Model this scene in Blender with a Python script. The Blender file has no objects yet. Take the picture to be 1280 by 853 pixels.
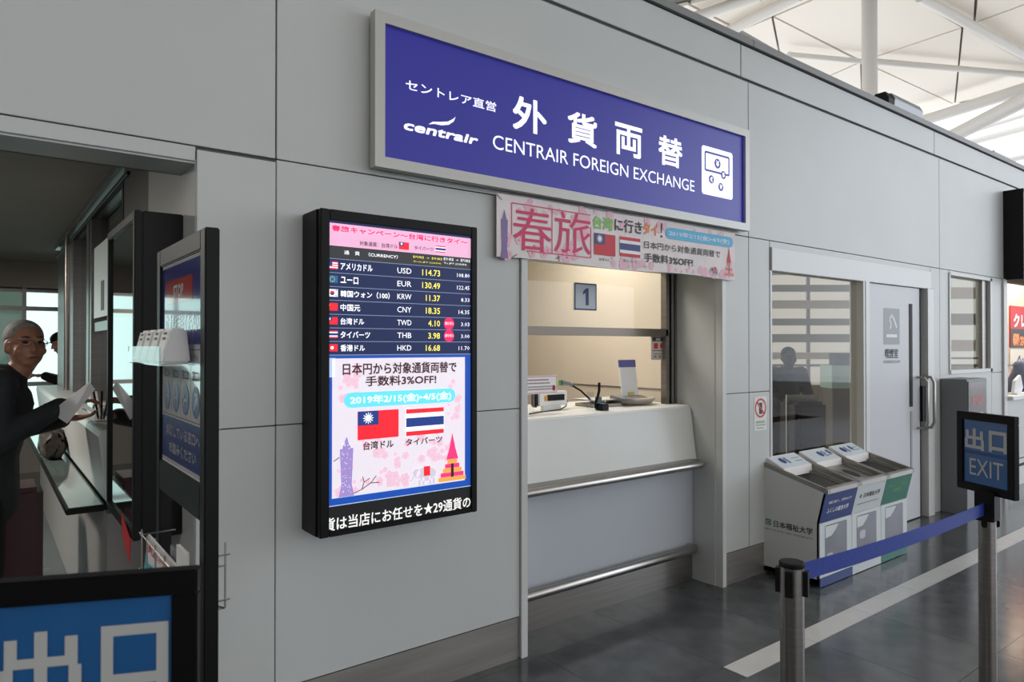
import bpy, bmesh, math, random
from mathutils import Vector, Matrix
random.seed(7)
S = bpy.context.scene
COL = S.collection
PI = math.pi

# ------------------------------------------------------------------ camera
F = 863.5; YAW = math.radians(37.52); PIT = math.radians(0.436); EYE = 1.5
cam = bpy.data.cameras.new('camera'); cam.sensor_width = 36; cam.lens = 36*F/1280; cam.clip_start = 0.05; cam.clip_end = 500
camo = bpy.data.objects.new('camera', cam); COL.objects.link(camo)
camo.location = (0, 0, EYE); camo.rotation_euler = (PI/2+PIT, 0, -YAW)
cam.dof.use_dof = True; cam.dof.focus_distance = 3.2; cam.dof.aperture_fstop = 6.3
S.camera = camo
# ------------------------------------------------------------------ sky
w = bpy.data.worlds.new('overcast_sky'); S.world = w; w.use_nodes = True
bg = w.node_tree.nodes['Background']; bg.inputs[0].default_value = (0.93, 0.96, 1.0, 1); bg.inputs[1].default_value = 1.35
# ------------------------------------------------------------------ lights
def area(name, loc, rot, sx, sy, power, col):
    l = bpy.data.lights.new(name, 'AREA'); l.shape = 'RECTANGLE'; l.size = sx; l.size_y = sy; l.energy = power; l.color = col
    o = bpy.data.objects.new(name, l); COL.objects.link(o); o.location = loc; o.rotation_euler = rot; return o
area('assumed_roof_uplight', (16, 9, 4.2), (PI, 0, 0), 16, 6, 260, (1, .97, .92))            # assumed uplight, no fixture in view, added above the booths to brighten the roof
area('assumed_booth_light', (2.9, 3.6, 2.55), (0, 0, 0), 1.2, .5, 22, (1, .94, .86))  # assumed lamp hidden from view, gives the counter room its warm light
area('assumed_corridor_light', (-1.5, 5.5, 2.46), (0, 0, 0), .6, .6, 70, (1, .92, .84))  # assumed lamp out of view, added to brighten the dark corridor
area('poster_fill_light', (-3.4, .9, 2.9), (0, math.radians(-72), 0), 1.4, 1.4, 16, (1, .98, .95))  # added fill light out of view, brightens the stand poster
area('assumed_shop_light', (10.6, 2.95, 2.7), (0, 0, 0), 1.5, .3, 45, (1, .93, .85))  # assumed lamp, not in view, lights the shop
area('assumed_hall_daylight', (17, -5, 4.5), (0, math.radians(82), math.radians(-25)), 8, 7, 400, (.78, .87, 1))  # area light in place of assumed hall windows, lightens the wall's right end
# ------------------------------------------------------------------ exposure
S.view_settings.view_transform = 'Standard'; S.view_settings.look = 'None'
S.view_settings.gamma = 1; S.view_settings.use_curve_mapping = False
S.view_settings.exposure = 0.35

# ------------------------------------------------------------------ picking points on real planes, as the survey of the photograph gives them
cY, sY = math.cos(YAW), math.sin(YAW)
def ray(px, py):
    a = (px-640)/F; b = -(py-426.5)/F
    ww = math.cos(PIT)-b*math.sin(PIT); u = math.sin(PIT)+b*math.cos(PIT)
    return Vector((cY*a+sY*ww, -sY*a+cY*ww, u))
def WY(px, py, y): d = ray(px, py); t = y/d.y; return Vector((d.x*t, y, EYE+d.z*t))
def WX(px, py, x): d = ray(px, py); t = x/d.x; return Vector((x, d.y*t, EYE+d.z*t))
def WZ(px, py, z): d = ray(px, py); t = (z-EYE)/d.z; return Vector((d.x*t, d.y*t, z))
def WT(px, py, t): return ray(px, py)*t + Vector((0, 0, EYE))

# ------------------------------------------------------------------ materials
def lin(c):
    return tuple((v/255/12.92 if v/255 <= .04045 else ((v/255+.055)/1.055)**2.4) for v in c)
MATS = {}
def mat(name, rgb, rough=.5, metal=0, emit=0, noise=0, nscale=8, bump=0, spec=.5, rand=0, stretch=None, coat=0):
    if name in MATS: return MATS[name]
    m = bpy.data.materials.new(name); m.use_nodes = True; n = m.node_tree.nodes; L = m.node_tree.links
    b = n['Principled BSDF']; c = (*lin(rgb), 1)
    b.inputs['Base Color'].default_value = c; b.inputs['Roughness'].default_value = rough; b.inputs['Metallic'].default_value = metal
    b.inputs['Specular IOR Level'].default_value = spec
    if coat: b.inputs['Coat Weight'].default_value = coat
    if emit: b.inputs['Emission Color'].default_value = c; b.inputs['Emission Strength'].default_value = emit
    if noise or bump:
        tc = n.new('ShaderNodeTexCoord'); mp = n.new('ShaderNodeMapping'); nz = n.new('ShaderNodeTexNoise')
        nz.inputs['Scale'].default_value = nscale; nz.inputs['Detail'].default_value = 5
        if stretch: mp.inputs['Scale'].default_value = stretch
        L.new(tc.outputs['Object'], mp.inputs[0]); L.new(mp.outputs[0], nz.inputs[0])
        if noise:
            mr = n.new('ShaderNodeMapRange'); mr.inputs[1].default_value = .3; mr.inputs[2].default_value = .7
            mr.inputs[3].default_value = 1-noise; mr.inputs[4].default_value = 1+noise
            L.new(nz.outputs[0], mr.inputs[0])
            mx = n.new('ShaderNodeVectorMath'); mx.operation = 'SCALE'; mx.inputs[0].default_value = c[:3]
            L.new(mr.outputs[0], mx.inputs['Scale']); src = mx
            if rand:
                oi = n.new('ShaderNodeObjectInfo'); m2 = n.new('ShaderNodeMapRange'); m2.inputs[3].default_value = 1-rand; m2.inputs[4].default_value = 1+rand
                L.new(oi.outputs['Random'], m2.inputs[0]); m3 = n.new('ShaderNodeVectorMath'); m3.operation = 'SCALE'
                L.new(mx.outputs[0], m3.inputs[0]); L.new(m2.outputs[0], m3.inputs['Scale']); src = m3
            L.new(src.outputs[0], b.inputs['Base Color'])
        if bump:
            bp = n.new('ShaderNodeBump'); bp.inputs['Strength'].default_value = bump; bp.inputs['Distance'].default_value = .01
            L.new(nz.outputs[0], bp.inputs['Height']); L.new(bp.outputs[0], b.inputs['Normal'])
    MATS[name] = m; return m
def glass(name, tint, refl=.12, rough=.0):
    m = bpy.data.materials.new(name); m.use_nodes = True; n = m.node_tree.nodes; L = m.node_tree.links
    n.remove(n['Principled BSDF']); out = n['Material Output']
    t = n.new('ShaderNodeBsdfTransparent'); t.inputs[0].default_value = (*tint, 1)
    g = n.new('ShaderNodeBsdfGlossy'); g.inputs['Roughness'].default_value = rough
    fr = n.new('ShaderNodeFresnel'); fr.inputs[0].default_value = 1.45
    ad = n.new('ShaderNodeMath'); ad.operation = 'ADD'; ad.inputs[1].default_value = refl-.04; ad.use_clamp = True
    mx = n.new('ShaderNodeMixShader'); ge = n.new('ShaderNodeNewGeometry'); iv = n.new('ShaderNodeMath'); iv.operation = 'SUBTRACT'; iv.inputs[0].default_value = 1; L.new(ge.outputs['Backfacing'], iv.inputs[1])
    mu = n.new('ShaderNodeMath'); mu.operation = 'MULTIPLY'; L.new(ad.outputs[0], mu.inputs[0]); L.new(iv.outputs[0], mu.inputs[1])
    L.new(fr.outputs[0], ad.inputs[0]); L.new(mu.outputs[0], mx.inputs[0])
    L.new(t.outputs[0], mx.inputs[1]); L.new(g.outputs[0], mx.inputs[2]); L.new(mx.outputs[0], out.inputs[0])
    MATS[name] = m; return m

M_panel = mat('wall_enamel', (196, 198, 196), .42, 0, 0, .03, 1.5)
M_panelgap = mat('joint_shadow_gap', (96, 96, 95), .8)
M_trim = mat('painted_trim', (205, 206, 204), .35)
M_cap = mat('parapet_rail', (128, 128, 126), .5, .1)
M_steel = mat('brushed_steel', (150, 146, 142), .32, .9, 0, .10, 3, stretch=(1, 1, 30))
M_steelh = mat('brushed_steel_tube', (172, 168, 163), .28, .95)
M_kick = mat('steel_kick_plate', (158, 155, 150), .36, .6, 0, .12, 2, stretch=(1, 1, 12))
M_black = mat('satin_black', (9, 9, 10), .45, spec=.2)
M_blackm = mat('matt_black', (12, 12, 13), .6, spec=.3)
M_floor = mat('grey_stone', (84, 87, 90), .16, 0, 0, .28, 6, .012, .5, .04)
M_joint = mat('tile_joint', (74, 78, 82), .4)
M_stripe = mat('white_floor_strip', (205, 205, 203), .3, 0, 0, .04, 9, rand=.03)
M_counter = mat('counter_white', (216, 217, 213), .35, 0, 0, .02, 4)
M_counterlow = mat('counter_grey_blue', (184, 189, 196), .45, 0, 0, .02, 4)
M_beige = mat('beige_wall', (214, 203, 186), .5, 0, 0, .02, 3)
M_door = mat('door_grey', (196, 196, 200), .4)
M_white = mat('white_plastic', (232, 232, 230), .4)
M_roof = mat('roof_white', (238, 230, 218), .6)
M_roofgap = mat('roof_joint', (120, 116, 110), .7)
M_tube = mat('roof_tube_white', (212, 208, 202), .35)
M_dgrey = mat('dark_grey_cabinet', (120, 121, 124), .45)
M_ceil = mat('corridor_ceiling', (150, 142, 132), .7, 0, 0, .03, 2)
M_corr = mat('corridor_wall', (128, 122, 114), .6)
M_paper = mat('paper_white', (236, 236, 236), .6)
M_glass = glass('clear_glass', (.97, .98, .97), .06)
M_rglass = glass('reflective_glass', (.93, .91, .87), .0)
M_green = glass('greenish_glass', (.78, .92, .88), .04)
M_acrylic = glass('acrylic', (.93, .95, .96), .14)
M_screenoff = mat('dark_screen', (22, 20, 20), .04, 0, 0, spec=.9, coat=1)

# ------------------------------------------------------------------ building helpers
class MB:
    def __init__(s): s.v = []; s.f = []; s.m = []; s.mats = []
    def mi(s, m):
        if m not in s.mats: s.mats.append(m)
        return s.mats.index(m)
    def add(s, vs, fs, m):
        k = len(s.v); i = s.mi(m); s.v += [tuple(v) for v in vs]
        for f in fs: s.f.append([a+k for a in f]); s.m.append(i)
        return s
    def box(s, x0, x1, y0, y1, z0, z1, m):
        if x0 > x1: x0, x1 = x1, x0
        if y0 > y1: y0, y1 = y1, y0
        if z0 > z1: z0, z1 = z1, z0
        vs = [(x, y, z) for x in (x0, x1) for y in (y0, y1) for z in (z0, z1)]
        return s.add(vs, [(0, 1, 3, 2), (4, 6, 7, 5), (0, 4, 5, 1), (2, 3, 7, 6), (0, 2, 6, 4), (1, 5, 7, 3)], m)
    def prism(s, pts, axis, a, b, m):          # polygon pts (2D) extruded along axis
        def P(p, q):
            return {'x': (q, p[0], p[1]), 'y': (p[0], q, p[1]), 'z': (p[0], p[1], q)}[axis]
        n = len(pts); vs = [P(p, a) for p in pts]+[P(p, b) for p in pts]
        fs = [tuple(range(n)), tuple(range(2*n-1, n-1, -1))]+[(i, i+n, (i+1) % n+n, (i+1) % n) for i in range(n)]
        return s.add(vs, fs, m)
    def tube(s, pts, r, m, n=12, r2=None, cap=True):
        pts = [Vector(p) for p in pts]; K = len(pts); vs = []; up0 = None
        for i, p in enumerate(pts):
            d = (pts[min(i+1, K-1)]-pts[max(i-1, 0)]).normalized()
            if up0 is None: up0 = d.orthogonal().normalized()
            up0 = (up0 - d*up0.dot(d)).normalized(); sd = d.cross(up0)
            rr = r if r2 is None else r+(r2-r)*i/(K-1)
            vs += [p+up0*rr*math.cos(2*PI*j/n)+sd*rr*math.sin(2*PI*j/n) for j in range(n)]
        fs = [(i*n+j, i*n+(j+1) % n, (i+1)*n+(j+1) % n, (i+1)*n+j) for i in range(K-1) for j in range(n)]
        if cap: fs += [tuple(range(n-1, -1, -1)), tuple((K-1)*n+j for j in range(n))]
        return s.add(vs, fs, m)
    def lathe(s, prof, m, c=(0, 0, 0), n=24):
        vs = [(c[0]+r*math.cos(2*PI*j/n), c[1]+r*math.sin(2*PI*j/n), c[2]+z) for r, z in prof for j in range(n)]
        fs = [(i*n+j, i*n+(j+1) % n, (i+1)*n+(j+1) % n, (i+1)*n+j) for i in range(len(prof)-1) for j in range(n)]
        fs += [tuple(range(n-1, -1, -1)), tuple((len(prof)-1)*n+j for j in range(n))]
        return s.add(vs, fs, m)
    def ell(s, c, r, m, rot=None, n=16, k=10):
        c = Vector(c); vs = [Vector((0, 0, r[2]))]
        for i in range(1, k):
            for j in range(n):
                a = PI*i/k; b = 2*PI*j/n
                vs.append(Vector((r[0]*math.sin(a)*math.cos(b), r[1]*math.sin(a)*math.sin(b), r[2]*math.cos(a))))
        vs.append(Vector((0, 0, -r[2])))
        R = rot if rot is not None else Matrix.Identity(3)
        vs = [c+R@v for v in vs]; L = len(vs)-1
        fs = [(0, 1+j, 1+(j+1) % n) for j in range(n)]
        fs += [(1+i*n+j, 1+(i+1)*n+j, 1+(i+1)*n+(j+1) % n, 1+i*n+(j+1) % n) for i in range(k-2) for j in range(n)]
        fs += [(L, 1+(k-2)*n+(j+1) % n, 1+(k-2)*n+j) for j in range(n)]
        return s.add(vs, fs, m)
    def build(s, name, parent=None, bevel=0, smooth=False, off=None):
        me = bpy.data.meshes.new(name); vs = s.v
        if off is not None: vs = [tuple(Vector(v)-Vector(off)) for v in vs]
        me.from_pydata(vs, [], s.f)
        for m in s.mats: me.materials.append(m)
        me.polygons.foreach_set('material_index', s.m)
        bm = bmesh.new(); bm.from_mesh(me); bmesh.ops.recalc_face_normals(bm, faces=bm.faces)
        if bevel:
            try: bmesh.ops.bevel(bm, geom=[e for e in bm.edges if e.is_manifold and e.calc_face_angle(0) > .6], offset=bevel, segments=2, affect='EDGES', clamp_overlap=True)
            except Exception: pass
        bm.to_mesh(me); bm.free()
        if smooth:
            for p in me.polygons: p.use_smooth = True
            if smooth != 'all':
                try: me.set_sharp_from_angle(angle=math.radians(38))
                except Exception: pass
        o = bpy.data.objects.new(name, me); COL.objects.link(o)
        if off is not None: o.location = off
        if parent: o.parent = parent
        return o
def tag(o, label, cat, group=None):
    o['label'] = label; o['category'] = cat
    if group: o['group'] = group
    return o
def thing(name, label, cat, loc=(0, 0, 0), group=None):
    o = bpy.data.objects.new(name, None); COL.objects.link(o); o.location = loc; o.empty_display_size = .05
    return tag(o, label, cat, group)
def put(mb, name, root, **k):                  # part given in world coordinates, under a root Empty that is not rotated
    o = mb.build(name, None, **k); o.parent = root; o.location = Vector(o.location)-root.location; return o
def sub(mb, name, part, **k): o = mb.build(name, None, **k); o.parent = part; return o
def struct(o): o['kind'] = 'structure'; return o

# flat print: texts and shapes on a plane
class Print:
    def __init__(s, plane, d, step=.0006):
        s.mb = MB(); s.pl = plane; s.d = d; s.k = 0; s.step = step
    def P(s, u, v, k):
        e = s.d - s.step*(k+1)
        if s.pl == 'y': return (u, e, v)       # faces -y, u = x
        if s.pl == 'x': return (e, -u, v)      # faces -x, u = -y
        return s.pl(u, v, s.step*(k+1))
    def poly(s, pts, m, k=0): s.mb.add([s.P(u, v, k) for u, v in pts], [tuple(range(len(pts)))], m); return s
    def rect(s, u0, u1, v0, v1, m, k=0): return s.poly([(u0, v0), (u1, v0), (u1, v1), (u0, v1)], m, k)
    def rrect(s, u0, u1, v0, v1, r, m, k=0):
        pts = []
        for cx, cy, a0 in ((u1-r, v1-r, 0), (u0+r, v1-r, 90), (u0+r, v0+r, 180), (u1-r, v0+r, 270)):
            for a in (0, 30, 60, 90): pts.append((cx+r*math.cos(math.radians(a0+a)), cy+r*math.sin(math.radians(a0+a))))
        return s.poly(pts, m, k)
    def disc(s, u, v, r, m, k=0, n=20, ry=None): return s.poly([(u+r*math.cos(2*PI*i/n), v+(ry or r)*math.sin(2*PI*i/n)) for i in range(n)], m, k)
    def line(s, pts, wd, m, k=0):
        for (a, b), (c, d) in zip(pts, pts[1:]):
            L = math.hypot(c-a, d-b) or 1; nx, ny = -(d-b)/L*wd/2, (c-a)/L*wd/2
            s.poly([(a+nx, b+ny), (c+nx, d+ny), (c-nx, d-ny), (a-nx, b-ny)], m, k)
        return s
    def ring(s, u, v, r0, r1, m, k=0, n=24):
        for i in range(n):
            a, b = 2*PI*i/n, 2*PI*(i+1)/n
            s.poly([(u+r0*math.cos(a), v+r0*math.sin(a)), (u+r1*math.cos(a), v+r1*math.sin(a)), (u+r1*math.cos(b), v+r1*math.sin(b)), (u+r0*math.cos(b), v+r0*math.sin(b))], m, k)
        return s
    def text(s, body, u0, u1, v0, v1, m, k=1, bold=0, res=2, shear=0):
        vs, fs = glyphs(body, 0, res, shear)
        x0 = min(v[0] for v in vs); x1 = max(v[0] for v in vs); y0 = min(v[1] for v in vs); y1 = max(v[1] for v in vs)
        b = bold*1.0/(y1-y0)*(v1-v0) if bold else 0; u0 += b; u1 -= b; v0 += b; v1 -= b
        for j, (du, dv) in enumerate(((0, 0), (b, b), (-b, b), (b, -b), (-b, -b)) if b else ((0, 0),)):
            s.mb.add([s.P(u0+(x-x0)/(x1-x0)*(u1-u0)+du, v0+(y-y0)/(y1-y0)*(v1-v0)+dv, k+j*.07) for x, y in vs], fs, m)
        return s
    def build(s, name, root, part=None):
        if part is not None: return sub(s.mb, name, part)
        return put(s.mb, name, root)
_G = {}
def glyphs(body, bold=0, res=2, shear=0):
    key = (body, bold, res, shear)
    if key in _G: return _G[key]
    c = bpy.data.curves.new('t', 'FONT'); c.body = body; c.resolution_u = res; c.offset = bold; c.shear = shear
    o = bpy.data.objects.new('t', c); COL.objects.link(o); bpy.context.view_layer.update()
    me = bpy.data.meshes.new_from_object(o.evaluated_get(bpy.context.evaluated_depsgraph_get()))
    r = ([(v.co.x, v.co.y) for v in me.vertices], [tuple(p.vertices) for p in me.polygons])
    bpy.data.objects.remove(o); bpy.data.curves.remove(c); bpy.data.meshes.remove(me)
    _G[key] = r; return r
def boxY(tl, br, y):
    a = WY(*tl, y); b = WY(*br, y); return a.x, b.x, b.z, a.z
def boxX(tl, br, x):
    a = WX(*tl, x); b = WX(*br, x); return -a.y, -b.y, b.z, a.z
def em(name, rgb, e=.9, r=.5): return mat(name, rgb, r, 0, e)

# ================================================================== STRUCTURE
WF = 2.62                                       # face of the booth wall
# floor
fl = MB(); fl.box(-9, 34, -22, 16, -.10, -.004, M_joint); floor = struct(fl.build('floor'))
ROWS = []; y = 1.84
while y > -2.4: ROWS.append((y-.6, y)); y -= .6
ROWS += [(1.97, 2.57), (2.57, 3.17)]
t0 = MB(); t0.box(-.299, .299, -.299, .299, -.02, 0, M_floor); proto = t0.build('tile', floor)
first = True
for (a, b) in ROWS:
    for i in range(-6, 17):
        xc = 3.956+.3+.6*i; yc = (a+b)/2
        if first: proto.location = (xc, yc, 0); first = False; continue
        c = proto.copy(); COL.objects.link(c); c.location = (xc, yc, 0)
t1 = MB(); t1.box(-.2985, .2985, -.0635, .0635, -.02, .0005, M_stripe); sp = t1.build('stripe_tile', floor); sp.location = (3.956-2.1, 1.905, 0)
for i in range(-2, 4+1):
    c = sp.copy(); COL.objects.link(c); c.location = (3.956+.3+.6*i, 1.905, 0)
# outlying floor beyond the loose tiles
fo = MB()
for bx in ((-9, .35, -22, 16), (14.15, 34, -22, 16), (.35, 14.15, -22, -2.36), (.35, 14.15, 3.17, 16)): fo.box(*bx, -.003, 0, M_floor)
fo.box(6.656, 14.15, 1.84, 1.97, -.003, 0, M_floor); fo.box(.35, 1.556, 1.84, 1.97, -.003, 0, M_floor)
fo.build('outer_paving', floor)

# booth wall: backing with openings, panels in front
wall = MB()
GB = .016
for r in ((.612, 2.075, .0, 3.49), (3.67, 4.2, .0, 3.49), (2.075, 3.67, 2.0, 3.49), (4.2, 6.72, 2.17, 3.49), (6.72, 7.13, 0, 3.49), (7.13, 8.2, 2.19, 3.49), (7.13, 8.2, 0, 1.24), (8.2, 8.5, 0, 3.49),
          (8.5, 16, 2.2, 3.49), (-6, .612, 2.165, 3.49)):
    wall.box(r[0], r[1], WF+GB, WF+.12, r[2], r[3], M_panelgap)
wallo = struct(wall.build('wall_back'))
def panel(x0, x1, z0, z1, m=M_panel, g=.0025, y0=WF, name='panel', th=.015):
    p = MB(); p.box(x0+g, x1-g, y0, y0+th, z0+g, z1-g, m); return p.build(name, wallo, bevel=.0015)
PX = [-5.22, -2.17, .883, 3.95, 6.93, 9.98, 13.03, 16.0]
for a, b in zip(PX, PX[1:]): panel(a, b, 2.21, 3.222, g=.003)
PT = [-5.3, -2.25, .80, 3.87, 6.83, 9.9, 12.95, 16.0]
for a, b in zip(PT, PT[1:]): panel(a, b, 3.235, 3.45, g=.004)
panel(-6, .6, 2.155, 2.21)
panel(.6, .883, 1.2, 2.20, y0=WF-.004); panel(.883, 2.06, 1.2, 2.21); panel(.6, .883, .2, 1.2, y0=WF-.004); panel(.883, 2.06, .2, 1.2)
panel(2.06, 3.69, 1.97, 2.21)
for a, b in ((3.69, 3.95), (3.95, 4.19)): panel(a, b, 1.2, 2.21); panel(a, b, .2, 1.2)
panel(6.73, 6.93, .0, 2.21); panel(6.93, 7.14, 1.23, 2.21); panel(6.93, 8.2, .0, 1.24); panel(4.19, 6.73, 2.165, 2.21); panel(7.14, 8.2, 2.185, 2.21)
panel(8.2, 8.5, 0, 1.23); panel(8.2, 8.5, 1.23, 2.21)
# parapet rail
pr = MB(); pr.prism([(WF-.02, 3.455), (WF+.14, 3.455), (WF+.14, 3.50), (WF+.10, 3.515), (WF+.01, 3.515), (WF-.02, 3.50)], 'x', -6, 3.98, M_cap)
struct(pr.build('trim_1'))
pr = MB(); pr.prism([(WF-.02, 3.455), (WF+.14, 3.455), (WF+.14, 3.50), (WF+.10, 3.515), (WF+.01, 3.515), (WF-.02, 3.50)], 'x', 3.986, 16, M_cap)
struct(pr.build('trim_2'))
# baseboards
for i, (a, b) in enumerate(((.605, 2.055), (3.695, 4.19))):
    q = MB(); q.box(a, b, WF+.004, WF+.03, 0, .197, M_kick); struct(q.build(('baseboard_left', 'baseboard_right')[i]))
# recess of window 1 (counter): side posts and reveals
q = MB(); q.box(2.06, 2.10, WF-.012, WF+.24, 0, 1.99, M_trim); q.box(2.085, 2.10, WF+.2, 3.0, 0, 2.0, M_panel); struct(q.build('trim_3', bevel=.002))
q = MB(); q.box(3.65, 3.69, WF-.012, WF+.05, 0, 1.99, M_trim); q.box(3.645, 3.68, WF+.04, 3.0, 0, 2.0, M_panel); struct(q.build('trim_4', bevel=.002))
q = MB(); q.box(2.06, 3.69, WF+.02, 3.0, 1.975, 2.01, M_panel); struct(q.build('trim_5'))
# jamb of the corridor opening and corridor shell
q = MB(); q.box(.6, .69, WF+.0125, 3.5, 0, 2.165, M_panel); q.box(.6, .69, 2.855, 3.5, 2.165, 2.499, M_panel); struct(q.build('trim_6'))
q = MB(); q.box(-6, .6, WF+.012, 2.85, 2.15, 2.16, M_panel); q.box(-6, .64, 2.84, 2.85, 2.15, 2.55, M_ceil); struct(q.build('trim_7'))
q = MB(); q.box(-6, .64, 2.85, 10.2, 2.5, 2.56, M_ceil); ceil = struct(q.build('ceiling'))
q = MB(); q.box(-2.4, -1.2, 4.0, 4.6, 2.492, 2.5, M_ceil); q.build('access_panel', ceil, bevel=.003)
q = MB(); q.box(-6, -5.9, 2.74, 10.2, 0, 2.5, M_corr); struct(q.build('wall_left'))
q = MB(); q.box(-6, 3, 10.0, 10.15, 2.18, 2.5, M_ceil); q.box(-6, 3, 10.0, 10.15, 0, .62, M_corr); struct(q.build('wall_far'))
# far glazing of the corridor
win = MB(); win.box(-6, 3, 10.05, 10.062, .62, 2.18, M_green); struct(win.build('window_1'))
fr = MB()
for z in (.62, 1.05, 1.95, 2.17): fr.box(-6, 3, 10.0, 10.1, z-.025, z+.025, M_steel)
for x in (-4.4, -2.8, -1.2, .40, 2.0): fr.box(x-.02, x+.02, 9.98, 10.1, .6, 2.2, M_steel)
fo = fr.build('window_frame'); fo.parent = bpy.data.objects['window_1']
q = MB(); q.box(-.16, .42, 10.9, 11.3, 0, 3, mat('outside_pier', (232, 240, 238), .8)); q.parent = None
struct(q.build('column_outside'))

# corridor's right-hand window wall (second counter's front)
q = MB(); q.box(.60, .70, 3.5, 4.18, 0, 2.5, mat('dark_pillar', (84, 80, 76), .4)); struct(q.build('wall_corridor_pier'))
q = MB(); q.box(.62, .72, 4.18, 8.2, 2.40, 2.5, M_steel)
q.box(.575, .62, 4.0, 8.2, 2.455, 2.5, M_steelh); q.box(.585, .62, 4.0, 8.2, 2.38, 2.40, M_black)
struct(q.build('trim_8', bevel=.002))
q = MB(); q.box(.63, .70, 4.18, 8.2, 0, 1.1, M_panel); struct(q.build('wall_corridor'))
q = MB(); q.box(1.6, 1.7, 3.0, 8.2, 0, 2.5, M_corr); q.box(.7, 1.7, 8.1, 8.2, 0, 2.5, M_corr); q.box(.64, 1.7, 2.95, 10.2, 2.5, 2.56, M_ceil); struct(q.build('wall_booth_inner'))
win = MB(); win.box(.655, .665, 4.18, 6.9, 1.12, 2.40, M_glass); w2 = struct(win.build('window_2'))
for y0, y1, m in ((4.20, 4.26, M_black), (5.56, 5.64, M_steel), (5.70, 5.84, M_steel), (6.75, 7.05, M_steel), (7.75, 8.2, M_steel)):
    q = MB(); q.box(.60, .70, y0, y1, 1.12, 2.40, m); q.build('window_post', w2, bevel=.004)
q = MB(); q.tube([(.585, 7.12, 0), (.585, 7.12, 2.47)], .022, M_steelh); q.box(.60, .72, 7.05, 7.75, 0, 2.4, M_steel); q.build('pull_pole', w2, smooth=True)
q = MB(); q.box(.61, .70, 4.26, 5.45, 1.60, 1.66, M_steel); q.build('transom', w2)
# booth 1 interior
q = MB(); q.box(3.72, 3.78, 3.0, 6.0, 0, 2.6, M_beige); q.box(1.9, 3.78, 6.0, 6.06, 0, 2.6, M_beige); q.box(1.84, 1.9, 3.0, 6.0, 0, 2.6, M_beige)
q.box(3.712, 3.72, 3.02, 6.0, 1.20, 1.206, M_panelgap); q.box(3.68, 3.72, 2.76, 3.02, 0, 2.6, M_beige)
struct(q.build('wall_counter_room'))
q = MB(); q.box(1.84, 3.78, 2.76, 6.06, 2.6, 2.66, M_beige); struct(q.build('ceiling_counter_room'))
win = MB(); win.box(2.1, 3.55, 2.975, 2.983, 1.61, 2.0, M_glass); w3 = struct(win.build('window_3'))
q = MB(); q.box(2.1, 3.56, 2.955, 3.0, 1.562, 1.612, mat('bronze_steel', (112, 104, 96), .3, .8)); q.build('transom', w3, bevel=.003)
for x0, x1, m in ((3.535, 3.565, M_steel), (3.565, 3.588, M_blackm), (3.588, 3.612, M_steelh), (3.612, 3.622, M_blackm), (3.622, 3.646, M_steel)):
    q = MB(); q.box(x0, x1, 2.955 if m != M_blackm else 2.975, 3.0, 1.10, 2.0, m); q.build('window_post', w3)
q = MB(); q.box(2.10, 2.13, 2.955, 3.0, 1.10, 2.0, M_steel); q.build('window_post', w3)

# smoking room: header, window, door
q = MB(); q.box(4.2, 6.72, WF-.012, WF+.10, 2.01, 2.165, M_trim); struct(q.build('trim_9', bevel=.003))
q = MB(); q.box(4.19, 4.215, WF-.004, WF+.09, 0, 2.01, M_trim); q.box(5.45, 5.555, WF-.02, WF+.09, 0, 2.01, M_trim); q.box(5.475, 5.49, WF-.021, WF, .2, 2.01, M_panelgap)
q.box(4.2, 5.5, WF, WF+.08, 0, .22, M_kick); struct(q.build('trim_10', bevel=.002))
win = MB(); win.box(4.215, 5.46, WF+.03, WF+.038, .22, 2.01, M_rglass); struct(win.build('window_4'))
q = MB(); q.box(6.53, 6.60, WF+.03, WF+.06, 0, 2.01, M_blackm); q.box(6.60, 6.73, WF-.03, WF+.09, 0, 2.01, M_trim); struct(q.build('trim_11', bevel=.002))
dr = MB(); dr.box(5.56, 6.53, WF+.01, WF+.05, .01, 2.005, M_door); door = struct(dr.build('door_1', bevel=.002))
q = MB(); q.box(6.325, 6.375, WF+.004, WF+.012, .98, 1.865, M_blackm); q.build('glass_slot', door)
q = MB(); a, b = 6.50, 6.56
q.tube([(6.475, WF+.01, 1.23), (6.475, WF-.05, 1.225), (6.475, WF-.075, 1.19), (6.475, WF-.075, .83), (6.475, WF-.05, .79), (6.475, WF+.01, .785)], .011, M_steelh)
q.box(6.535, 6.59, WF-.012, WF+.03, .84, 1.15, M_black)
q.tube([(6.585, WF+.0, 1.235), (6.585, WF-.06, 1.23), (6.585, WF-.085, 1.18), (6.585, WF-.085, .84), (6.585, WF-.06, .79), (6.585, WF+.0, .785)], .013, M_steelh)
q.build('door_handle', door, smooth=True)
q = MB(); q.box(6.34, 6.37, WF+.004, WF+.012, .4, .94, mat('door_vent', (165, 165, 168), .5)); q.build('vent_strip', door)
pn = Print('y', WF+.01); M_icon = mat('icon_grey', (158, 160, 165), .5); M_dk = mat('print_dark', (60, 60, 62), .6); M_ps = mat('print_white', (235, 236, 240), .5)
u0, u1, v0, v1 = boxY((1104, 385), (1124.5, 431), WF+.01); pn.rect(u0, u1, v0, v1, M_icon)
pn.rect(u0+.05, u1-.05, v0+.06, v0+.085, M_ps, 1)
pn.line([(u0+.12, v0+.13), (u0+.14, v0+.17), (u0+.11, v0+.21), (u0+.15, v0+.25), (u0+.20, v0+.20), (u0+.24, v0+.14)], .02, M_ps, 1)
pn.text('喫煙室', *boxY((1106, 436), (1122.5, 448), WF+.01), M_dk, 1, .02)
pn.text('SMOKING ROOM', u0, u1, v0-.155, v0-.13, mat('print_grey', (140, 140, 142), .6), 1)
pr_ = pn.build('lettering', door)
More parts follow.
